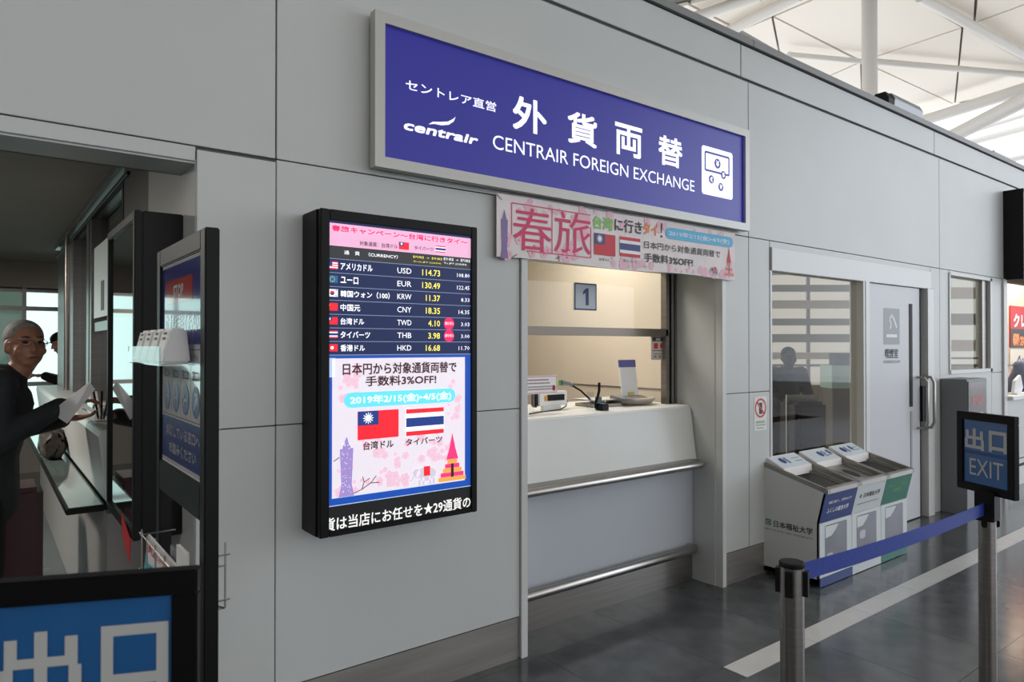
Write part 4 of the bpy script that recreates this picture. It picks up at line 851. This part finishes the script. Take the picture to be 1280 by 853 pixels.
# ================================================================== EXIT SIGNS, STANCHIONS, BELT
M_exb = mat('exit_blue', (34, 96, 156), .28, 0, 0, .05, 12, coat=.5); M_exw = mat('exit_letter', (196, 198, 196), .4)
def exit_sign(L, R_, ztop, W, H, label, kz=None):
    L = Vector((L[0], L[1])); R_ = Vector((R_[0], R_[1])); u = (R_-L).normalized(); mid = (L+R_)/2; n = Vector((u.y, -u.x))
    if n.dot(mid) > 0: n = -n                   # towards the visitors
    def P(a, z, d): v = mid+u*a+n*d; return (v.x, v.y, z)
    root = thing('exit_sign', label, 'sign', (mid.x, mid.y, ztop-H))
    def bx(mb, a0, a1, z0, z1, d0, d1, m):
        vs = [P(a, z, d) for a in (a0, a1) for z in (z0, z1) for d in (d0, d1)]
        mb.add(vs, [(0, 1, 3, 2), (4, 6, 7, 5), (0, 4, 5, 1), (2, 3, 7, 6), (0, 2, 6, 4), (1, 5, 7, 3)], m)
    b = .032; q = MB()
    bx(q, -W/2, W/2, ztop-b, ztop, -.012, .012, M_black); bx(q, -W/2, W/2, ztop-H, ztop-H+b, -.012, .012, M_black)
    bx(q, -W/2, -W/2+b, ztop-H+b, ztop-b, -.012, .012, M_black); bx(q, W/2-b, W/2, ztop-H+b, ztop-b, -.012, .012, M_black)
    put(q, 'frame', root, bevel=.002)
    q = MB(); bx(q, -W/2+b, W/2-b, ztop-H+b, ztop-b, -.004, .006, M_exb); shp = put(q, 'sheet', root)
    p = Print(lambda a, z, k: P(a, z, .006+k), 0); iw = W-2*b; ih = H-2*b; zt = ztop-b
    p.rect(-iw/2, iw/2, zt-ih*.54, zt-ih*.485, mat('exit_blue_band', (30, 74, 140), .3), 0)
    p.text('出', -iw*.47, -iw*.02, zt-ih*.49+.006, zt-ih*.13, M_exw, 1, .03); p.text('口', iw*.09, iw*.48, zt-ih*.48+.006, zt-ih*.13, M_exw, 1, .03)
    p.text('EXIT', -iw*.36, iw*.40, zt-ih*.87, zt-ih*.61, M_exw, 1, .0, 3)
    p.build('lettering', root, shp)
    return mid
def stanchion(x, y, h, label, sign=False, top=0):
    r = thing('barrier_post', label, 'barrier post', (x, y, 0))
    q = MB(); q.lathe([(.17, 0), (.175, .008), (.165, .018), (.04, .03), (.03, .035)], M_steel, (x, y, 0), 40); put(q, 'base', r, smooth=True)
    q = MB(); q.lathe([(.0305, .03), (.0305, h-.012)], M_steel, (x, y, 0), 28); put(q, 'post', r, smooth=True)
    q = MB(); q.lathe([(.032, 0), (.033, .004), (.033, .010), (.030, .013), (.0, .014)], M_blackm, (x, y, h-.013), 28); put(q, 'cap', r, smooth=True)
    if sign:
        q = MB(); q.box(x-.034, x+.034, y-.034, y+.034, h-.085, h+.03, M_blackm); q.box(x-.036, x-.026, y-.01, y+.01, h-.11, h-.08, M_blackm); q.box(x+.012, x+.022, y-.037, y-.02, h-.11, h-.08, M_blackm); put(q, 'belt_housing', r, bevel=.004)
    else:
        for k in range(4):
            a = YAW*-1+PI/4+k*PI/2+.2; dx, dy = math.cos(a), math.sin(a)
            q = MB(); q.prism([(-.010, -.004), (.010, -.004), (.010, .010), (-.010, .010)], 'z', h-.085, h-.02, M_blackm)
            q.v = [(x+dx*(.031+v[1])-dy*v[0], y+dy*(.031+v[1])+dx*v[0], v[2]) for v in q.v]; put(q, 'belt_socket', r)
    return r
pN = exit_sign(WT(237, 713, .93)[:2], WT(-27, 729, .876)[:2], 1.203, .27, .33, 'nearest exit sign, large, out of focus, black frame and blue sheet') if 0 else None
def sgn(a, b): return (a[0], a[1]), (b[0], b[1])
m1 = exit_sign(WT(-27, 729, .872), WT(237, 713, .93), 1.202, .27, .33, 'blue exit sign in black frame cut by the bottom edge below the man')
m2 = exit_sign(WT(1206.8, 515, 2.82), WT(1261, 521, 2.62), 1.235, .27, .315, 'blue exit sign in black frame standing on the right barrier post')
stanchion(m1.x, m1.y, .90, 'barrier post carrying the exit sign cut by the bottom edge', True); 
rp = WT(1234, 640, 2.70); stanchion(rp.x, rp.y, .905, 'steel barrier post holding the small exit sign', True)
lp = WT(990, 712, 1.83); stanchion(lp.x, lp.y, .93, 'steel barrier post with black cap where the blue belt starts')
bt = MB(); a = Vector((lp.x+.028, lp.y, 0)); b = Vector((rp.x-.028, rp.y, 0)); N = 16; vs = []
for i in range(N+1):
    t = i/N; q_ = a.lerp(b, t); zc = .893+(.868-.893)*t-.012*4*t*(1-t)
    vs += [(q_.x, q_.y-.0008, zc-.024), (q_.x, q_.y-.0008, zc+.024), (q_.x, q_.y+.0008, zc+.024), (q_.x, q_.y+.0008, zc-.024)]
fs = [(4*i+j, 4*i+(j+1) % 4, 4*i+4+(j+1) % 4, 4*i+4+j) for i in range(N) for j in range(4)]+[(0, 1, 2, 3), (4*N+3, 4*N+2, 4*N+1, 4*N)]
bt.add(vs, fs, mat('belt_blue', (20, 52, 150), .55, 0, 0, .05, 60, .1))
tag(bt.build('barrier_belt'), 'blue webbing belt stretched between the two steel barrier posts', 'belt')

# ================================================================== CORRIDOR COUNTER AND ITS THINGS
c2 = thing('corridor_counter', 'long white counter with slanted front running down the corridor', 'counter', (.5, 5.3, 0))
q = MB(); q.prism([(.42, 1.09), (.43, 1.12), (.66, 1.12), (.66, .78), (.46, .78)], 'y', 3.60, 8.1, M_counter)
put(q, 'worktop', c2, bevel=.004)
q = MB(); q.box(.455, .64, 3.60, 8.1, 0, .74, mat('counter2_side', (150, 148, 146), .5)); put(q, 'lower_panel', c2)
q = MB(); q.box(.305, .47, 3.70, 8.0, .735, .762, M_black); put(q, 'shelf', c2, bevel=.004)
q = MB(); q.box(.318, .455, 3.715, 7.98, .7625, .765, mat('shelf_glass', (120, 136, 134), .06, 0, 0, coat=.6)); put(q, 'shelf_glass', c2)
bh = thing('brochure_stand', 'acrylic stand of slim brochures on the corridor counter', 'brochure stand', (.5, 4.3, 1.12))
for i, c in enumerate(((206, 200, 190), (150, 120, 110), (120, 130, 126), (170, 160, 150))):
    q = MB(); y = 4.75-i*.13; q.prism([(.52, 1.122), (.50, 1.122+.16-.01*i), (.506, 1.122+.16-.01*i), (.53, 1.122)], 'y', y, y+.10, mat('brochure_%d' % i, c, .5)); put(q, 'brochure', bh)
q = MB(); q.box(.488, .492, 4.3, 4.9, 1.122, 1.19, M_acrylic); q.box(.48, .56, 4.3, 4.9, 1.1205, 1.124, M_acrylic); put(q, 'holder', bh)
ph = thing('pen_holder', 'small pen pot with black pens at the end of the corridor counter', 'pen pot', (.48, 4.12, 1.12))
q = MB(); q.lathe([(.03, 0), (.032, .07)], M_acrylic, (.49, 4.12, 1.121), 14); put(q, 'pot', ph)
for dx, dy in ((-.01, .01), (.012, -.006), (.0, -.012)):
    q = MB(); q.tube([(.49+dx, 4.12+dy, 1.124), (.49+dx*3, 4.12+dy*3, 1.27)], .005, M_black, 7); put(q, 'pen', ph)
q = MB(); q.box(.612, .617, 4.72, 5.52, 1.69, 2.17, mat('poster_sheet', (206, 216, 216), .4)); ws = tag(q.build('window_sheet'), 'pale blank sheet hung inside the corridor counter window', 'sheet')
q = MB(); q.box(.610, .612, 5.02, 5.16, 1.73, 1.92, mat('sheet_mark', (80, 80, 84), .5)); o = q.build('print'); o.parent = ws
hb = thing('handbag', 'crumpled silver-brown handbag resting on the corridor counter shelf', 'bag', (.38, 5.6, .765))
q = MB(); q.ell((.375, 5.5, .865), (.07, .26, .095), mat('bag_bronze', (70, 62, 56), .5, .15, 0, .35, 14, .8), n=30, k=18)
q.v = [(x+.012*math.sin(y*61+z*40), 5.5+max(-.19, min(.19, (y-5.5)*1.15)), max(.766, z*1.0+.016*math.sin(y*47+x*90)+.012*math.sin(y*23)-.25*abs(x-.375))) for x, y, z in q.v]
put(q, 'body', hb, smooth='all')
q = MB(); q.tube([(.36, 5.45, .98), (.34, 5.5, 1.08), (.34, 5.6, 1.11), (.34, 5.7, 1.08), (.36, 5.75, .98)], .008, M_dgrey, 8); put(q, 'handle', hb, smooth='all')
su = thing('suitcase', 'dark red upright suitcase standing behind the grey-haired man', 'suitcase', (.16, 4.65, 0))
q = MB(); q.box(.03, .27, 4.5, 4.85, .06, .74, mat('case_red', (62, 8, 14), .45, 0, 0, .08, 5)); put(q, 'shell', su, bevel=.03, smooth=True)
q = MB()
for a in (.06, .24):
    for b_ in (4.54, 4.81): q.tube([(a-.012, b_, .03), (a+.012, b_, .03)], .028, M_blackm, 12)
put(q, 'wheels', su, smooth=True)
q = MB(); q.tube([(.15, 4.60, .74), (.15, 4.60, .95), (.15, 4.75, .95), (.15, 4.75, .74)], .009, M_black, 8); put(q, 'pull_handle', su, smooth=True)

# ================================================================== PEOPLE
M_skin = mat('skin', (176, 124, 100), .5, 0, 0, .05, 30); M_lip = mat('lips', (122, 72, 64), .5); M_eye = mat('eye_dark', (24, 20, 20), .3)
M_ghair = mat('hair_grey', (150, 146, 140), .7, 0, 0, .2, 60, .4); M_jacket = mat('jacket_charcoal', (44, 47, 50), .8, 0, 0, .12, 20, .4); M_trs = mat('trousers_black', (20, 20, 22), .8)
M_shoe = mat('shoe_black', (22, 20, 20), .4)
def remesh(mb, name, parent, m, voxel=.008, smooth=6, world=None):
    me = bpy.data.meshes.new(name); vs = mb.v
    if world is not None: vs = [world @ Vector(v) for v in vs]
    me.from_pydata([tuple(v) for v in vs], [], mb.f)
    bm = bmesh.new(); bm.from_mesh(me); bmesh.ops.recalc_face_normals(bm, faces=bm.faces); bm.to_mesh(me); bm.free()
    o = bpy.data.objects.new(name, me); COL.objects.link(o)
    r = o.modifiers.new('r', 'REMESH'); r.mode = 'VOXEL'; r.voxel_size = voxel; r.use_smooth_shade = True
    s = o.modifiers.new('s', 'SMOOTH'); s.iterations = smooth; s.factor = .5
    bpy.context.view_layer.update()
    m2 = bpy.data.meshes.new_from_object(o.evaluated_get(bpy.context.evaluated_depsgraph_get()))
    o.modifiers.clear(); o.data = m2; m2.materials.clear(); m2.materials.append(m)
    for p in m2.polygons: p.use_smooth = True
    o.parent = parent; o.location = -Vector(parent.location) if world is not None else (0, 0, 0)
    return o
def limb(mb, pts, rs):
    for (a, b, r0, r1) in zip(pts, pts[1:], rs, rs[1:]):
        mb.tube([a, b], r0, None, 14, r1); mb.ell(b, (r1, r1, r1), None, n=12, k=8)
    mb.ell(pts[0], (rs[0],)*3, None, n=12, k=8)
def headparts(mb, H):                          # H: Matrix from head space (x right, -y face, z up; centre of head) to world
    R3 = H.to_3x3()
    def e(c, r): mb.ell(H @ Vector(c), r, None, R3, 18, 12)
    e((0, .012, .03), (.077, .092, .088)); e((0, -.010, -.03), (.071, .076, .082)); e((0, -.034, -.080), (.044, .040, .030))
    e((0, -.085, -.012), (.011, .014, .026)); e((0, -.096, -.026), (.015, .015, .012)); e((0, -.082, -.062), (.024, .010, .008))
    for s in (-1, 1):
        e((s*.078, .008, -.008), (.011, .020, .033)); e((s*.045, -.055, -.030), (.025, .022, .022)); e((s*.032, -.074, .026), (.026, .014, .010))
def hand(mb, wr, d, up, side, curl=.5, sc=1.0):  # wrist, direction, palm-normal(up), thumb side
    d = d.normalized(); up = up.normalized(); sd = d.cross(up).normalized()*side
    R3 = Matrix((sd, d, up)).transposed()
    mb.ell(wr+d*.045*sc, (.040*sc, .052*sc, .016*sc), None, R3, 14, 10)
    for i, L in enumerate((.070, .078, .072, .056)):
        b0 = wr+d*.085*sc+sd*(.030-.020*i)*sc; k1 = b0+(d*math.cos(curl*.5)-up*math.sin(curl*.5))*L*.5*sc; k2 = k1+(d*math.cos(curl*1.3)-up*math.sin(curl*1.3))*L*.5*sc
        limb(mb, [b0-d*.02*sc, k1, k2], [.0095*sc, .0088*sc, .0078*sc])
    t0 = wr+d*.025*sc+sd*.032*sc; t1 = t0+(d*.6+sd*.7-up*.2)*.035*sc; t2 = t1+(d*.9+sd*.1-up*.3)*.03*sc
    limb(mb, [t0, t1, t2], [.012*sc, .011*sc, .009*sc])
def person(name, label, loc, heading, P):
    """P: dict of pose, in a body frame with x right, y forward, z up; heading turns y."""
    r = thing(name, label, 'person', (loc[0], loc[1], 0))
    W = Matrix.Translation((loc[0], loc[1], 0)) @ Matrix.Rotation(heading, 4, 'Z')
    hs = P['scale']; V = lambda *a: Vector(a)*hs
    hip = V(0, 0, .90); lean = P.get('lean', 0); chest = V(0, .08*lean, 1.25); neck = V(0, .14*lean, 1.41); headc = V(0, .20*lean+.02, 1.535)
    H = W @ Matrix.Translation(headc) @ Matrix.Rotation(P.get('head_yaw', 0)+PI, 4, 'Z') @ Matrix.Rotation(P.get('head_pitch', 0), 4, 'X') @ Matrix.Scale(hs, 4)
    # body: one continuous surface
    b = MB(); headparts(b, H)
    T = lambda v: W @ v
    limb(b, [T(neck-V(0, 0, .06)), T(headc-V(0, -.01, .06))], [.058*hs, .052*hs]); limb(b, [T(hip), T(chest)], [.11*hs, .11*hs]); b.ell(T(chest), (.13*hs, .09*hs, .14*hs), None, W.to_3x3())
    limb(b, [T(chest+V(0, 0, .1)), T(neck-V(0, 0, .04))], [.09*hs, .06*hs])
    for s, key in ((-1, 'L'), (1, 'R')):
        sh = V(s*.17, .10*lean, 1.36); el, wr = [Vector(v)*hs for v in P['arm'+key]]
        limb(b, [T(chest+V(0, 0, .08)), T(sh)], [.07*hs, .05*hs]); limb(b, [T(sh), T(el), T(wr)], [.048*hs, .038*hs, .026*hs])
        hd_, up = P['hand'+key]; hand(b, T(wr), W.to_3x3() @ Vector(hd_), W.to_3x3() @ Vector(up), P.get('thumb'+key, -s), P.get('curl', .6), hs)
        kn = V(s*.10, .02, .48); an = V(s*.10, -.01, .08)
        limb(b, [T(hip+V(s*.08, 0, 0)), T(kn), T(an)], [.08*hs, .055*hs, .038*hs])
        limb(b, [T(an), T(V(s*.11, .12, .04))], [.035*hs, .03*hs])
    remesh(b, 'body', r, P.get('skin', M_skin), .0065, 3, Matrix.Identity(4))
    # jacket
    j = MB(); limb(j, [T(hip+V(0, 0, -.10)), T(hip+V(0, .0, .12)), T(chest)], [.155*hs, .15*hs, .15*hs]); j.ell(T(chest), (.19*hs, .135*hs, .18*hs), None, W.to_3x3())
    j.ell(T(hip+V(0, 0, -.02)), (.185*hs, .145*hs, .16*hs), None, W.to_3x3())
    limb(j, [T(chest+V(0, 0, .08)), T(neck-V(0, -.005, .035))], [.12*hs, .075*hs])
    for s, key in ((-1, 'L'), (1, 'R')):
        sh = V(s*.17, .10*lean, 1.36); el, wr = [Vector(v)*hs for v in P['arm'+key]]
        limb(j, [T(chest+V(0, 0, .08)), T(sh)], [.09*hs, .072*hs]); limb(j, [T(sh), T(el), T(el.lerp(wr, .92))], [.072*hs, .060*hs, .046*hs])
    remesh(j, 'jacket', r, P.get('jacket', M_jacket), .012, 3, Matrix.Identity(4))
    q = MB(); limb(q, [T(neck+V(-.05, .03, -.045)), T(neck+V(-.06, -.03, -.025)), T(neck+V(0, -.065, -.02)), T(neck+V(.06, -.03, -.025)), T(neck+V(.05, .03, -.045))], [.024*hs]*5)
    remesh(q, 'collar', r, P.get('collar', M_blackm), .008, 2, Matrix.Identity(4))
    t = MB()
    t.ell(T(hip), (.165*hs, .12*hs, .13*hs), None, W.to_3x3())
    for s in (-1, 1): limb(t, [T(hip+V(s*.08, 0, -.02)), T(V(s*.10, .02, .48)), T(V(s*.10, -.01, .10))], [.10*hs, .075*hs, .062*hs])
    remesh(t, 'trousers', r, P.get('trousers', M_trs), .014, 2, Matrix.Identity(4))
    for s in (-1, 1):
        q = MB(); q.ell(T(V(s*.11, .07, .045)), (.052*hs, .145*hs, .045*hs), M_shoe, W.to_3x3(), 16, 10); q.v = [(v[0], v[1], max(v[2], .002)) for v in q.v]; put(q, 'shoe', r, smooth='all')
    # hair or cap, eyes, mouth
    R3 = H.to_3x3().normalized() if hasattr(H.to_3x3(), 'normalized') else H.to_3x3()
    if P.get('hair', True):
        q = MB()
        for i in range(1): q.ell(H @ Vector((0, .020, .040)), (.083*hs, .092*hs, .088*hs), P.get('hairm', M_ghair), R3, 24, 16)
        q2 = [H.inverted() @ Vector(v) for v in q.v]
        q.v = [tuple(H @ Vector((v.x, max(v.y, -.058+.35*max(0, .10-v.z)), max(v.z, -.035 if v.y > .02 else .035)))) for v in q2]
        put(q, 'hair', r, smooth='all')
    q = MB()
    for s in (-1, 1): q.ell(H @ Vector((s*.031, -.079, .010)), (.013*hs, .006*hs, .005*hs), M_eye, R3, 12, 8)
    put(q, 'eyes', r, smooth='all')
    q = MB(); q.ell(H @ Vector((0, -.091, -.062)), (.023*hs, .005*hs, .0035*hs), M_lip, R3, 12, 8); put(q, 'mouth', r, smooth='all')
    q = MB()
    for s in (-1, 1): q.tube([H @ Vector((s*.016, -.086, .033)), H @ Vector((s*.032, -.088, .038)), H @ Vector((s*.048, -.078, .034))], .0032, mat('brow_grey', (84, 74, 68), .8), 6)
    put(q, 'eyebrows', r, smooth='all')
    if P.get('glasses'):
        q = MB(); mg = M_steelh
        for s in (-1, 1):
            pts = [H @ Vector((s*.034+.024*math.cos(a*PI/8), -.098, .006+.015*math.sin(a*PI/8))) for a in range(17)]; q.tube(pts, .0013, mg, 6)
            q.tube([H @ Vector((s*.058, -.098, .012)), H @ Vector((s*.083, -.03, .012)), H @ Vector((s*.083, .02, .008))], .0014, mg, 6)
        q.tube([H @ Vector((-.010, -.098, .010)), H @ Vector((.010, -.098, .010))], .0013, mg, 6); put(q, 'glasses', r, smooth='all')
    if P.get('cap'):
        q = MB(); q.ell(H @ Vector((0, .012, .055)), (.088*hs, .10*hs, .075*hs), M_blackm, R3, 20, 12)
        q2 = [H.inverted() @ Vector(v) for v in q.v]; q.v = [tuple(H @ Vector((v.x, v.y, max(v.z, .038)))) for v in q2]
        q.prism([(-.06, -.07), (-.045, -.135), (0, -.155), (.045, -.135), (.06, -.07), (0, -.05)], 'z', .036, .044, M_blackm); k = len(q.v)-12
        q.v = q.v[:k]+[tuple(H @ Vector(v)) for v in q.v[k:]]; put(q, 'cap', r, smooth=True)
    return r, W
man, Wm = person('person', 'grey-haired person in glasses and charcoal jacket holding paper at the counter', (.00, 4.04), -PI/2-.05+.0,
    dict(scale=.98, lean=.75, head_yaw=-1.2, head_pitch=-.05, glasses=True, curl=.5,
         armL=((-.24, .10, 1.10), (-.10, .34, 1.16)), armR=((.27, .06, 1.10), (.12, .33, 1.25)),
         handL=((.35, .9, .05), (0, .2, -1)), handR=((-.25, .95, .15), (0, -.2, 1)), thumbL=-1, thumbR=-1))
pc = [WT(112, 478, 3.15), WT(119, 487, 3.15), WT(84, 530, 3.2), WT(63, 516, 3.25)]
q = MB(); off = Vector((0, .004, .002)); q.add([v for v in pc]+[v+off for v in pc], [(0, 1, 2, 3), (7, 6, 5, 4), (0, 4, 5, 1), (1, 5, 6, 2), (2, 6, 7, 3), (3, 7, 4, 0)], M_paper)
tag(q.build('held_paper'), 'white folded paper held in the hands of the grey-haired person', 'paper')
person('person', 'person in black cap and dark coat reading by the far corridor windows', (.90, 9.15), PI/2-.1,
    dict(scale=1.0, lean=.9, head_pitch=.35, cap=True, hair=False, jacket=M_blackm, armL=((-.24, .12, 1.08), (-.06, .36, 1.18)), armR=((.24, .12, 1.08), (.06, .36, 1.18)), handL=((.3, .9, 0), (0, 0, -1)), handR=((-.3, .9, 0), (0, 0, 1))))
s_ = WT(982, 500, 7.3); M_sil = mat('silhouette_dark', (46, 40, 34), .8)  # backlit silhouette put into the colour of clothes, luggage and skin
person('person', 'dark figure with a loaded trolley, standing in for a reflection in the smoking room glass', (s_.x, s_.y), PI/2+.9,  # added figure in place of a reflected person
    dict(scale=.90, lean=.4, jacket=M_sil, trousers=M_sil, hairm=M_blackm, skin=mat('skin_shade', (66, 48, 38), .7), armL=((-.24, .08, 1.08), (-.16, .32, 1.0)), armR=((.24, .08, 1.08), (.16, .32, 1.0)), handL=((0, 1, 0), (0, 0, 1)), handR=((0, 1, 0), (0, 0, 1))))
tl = WT(1003, 520, 6.4); tl.z = 0; lt = thing('reflection_trolley', 'trolley stacked with dark luggage, standing in for a reflection in the glass', 'trolley', (tl.x, tl.y, 0))  # added trolley in place of a reflected one
def rb(mb, c, sx, sy, z0, z1, m, a=-YAW):
    ca, sa = math.cos(a), math.sin(a); vs = [(c.x+ca*x-sa*y, c.y+sa*x+ca*y, z) for x in (-sx, sx) for y in (-sy, sy) for z in (z0, z1)]
    mb.add(vs, [(0, 1, 3, 2), (4, 6, 7, 5), (0, 4, 5, 1), (2, 3, 7, 6), (0, 2, 6, 4), (1, 5, 7, 3)], m)
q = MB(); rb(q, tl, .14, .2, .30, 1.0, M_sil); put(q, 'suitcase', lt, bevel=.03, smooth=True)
q = MB(); rb(q, tl, .16, .22, .14, .30, M_steel); rb(q, tl, .15, .01, .18, 1.05, M_steel); put(q, 'frame', lt)
q = MB()
for a in (-.12, .12): q.tube([tl+Vector((a, 0, .07)), tl+Vector((a+.03, 0, .07))], .07, M_blackm, 14)
put(q, 'wheels', lt)
gb = WT(1055, 471, 8.0); gt = thing('reflection_desk', 'pale green desk front with dark items, standing in for a reflection in the glass', 'desk', (gb.x, gb.y, 0))  # added desk, stands where the glass would show a reflected one
q = MB(); rb(q, gb, .19, .12, 0, 1.02, mat('desk_base', (120, 112, 98), .5)); put(q, 'base', gt)
q = MB(); rb(q, gb, .21, .15, 1.02, 1.28, mat('desk_green', (176, 208, 196), .4)); put(q, 'front', gt)
q = MB(); rb(q, gb, .13, .1, 1.28, 1.42, M_sil); put(q, 'monitor', gt, bevel=.01)
# shop assistant leaning over the far counter: sleeve, body
person('person', 'shop assistant in blue-grey top leaning over the white shop counter', (10.02, 2.95), PI-.3,
    dict(scale=.93, lean=1.6, jacket=mat('top_bluegrey', (104, 112, 136), .8), hairm=M_blackm, head_pitch=.3, armL=((-.20, .30, 1.12), (-.10, .45, 1.02)), armR=((.20, .30, 1.12), (.10, .45, 1.02)), handL=((0, 1, 0), (0, 0, 1)), handR=((0, 1, 0), (0, 0, 1))))
q = MB(); a = WY(1262, 466, 2.70); q.prism([(a.x, .975), (a.x+.05, 1.12), (a.x+.22, 1.18), (a.x+.30, 1.04), (a.x+.24, .975)], 'y', 2.66, 2.69, M_paper); q.box(a.x-.02, a.x+.34, 2.62, 2.74, .971, .985, M_paper); tag(q.build('paper_bundle', bevel=.004), 'white papers standing on the shop counter before the assistant', 'paper')
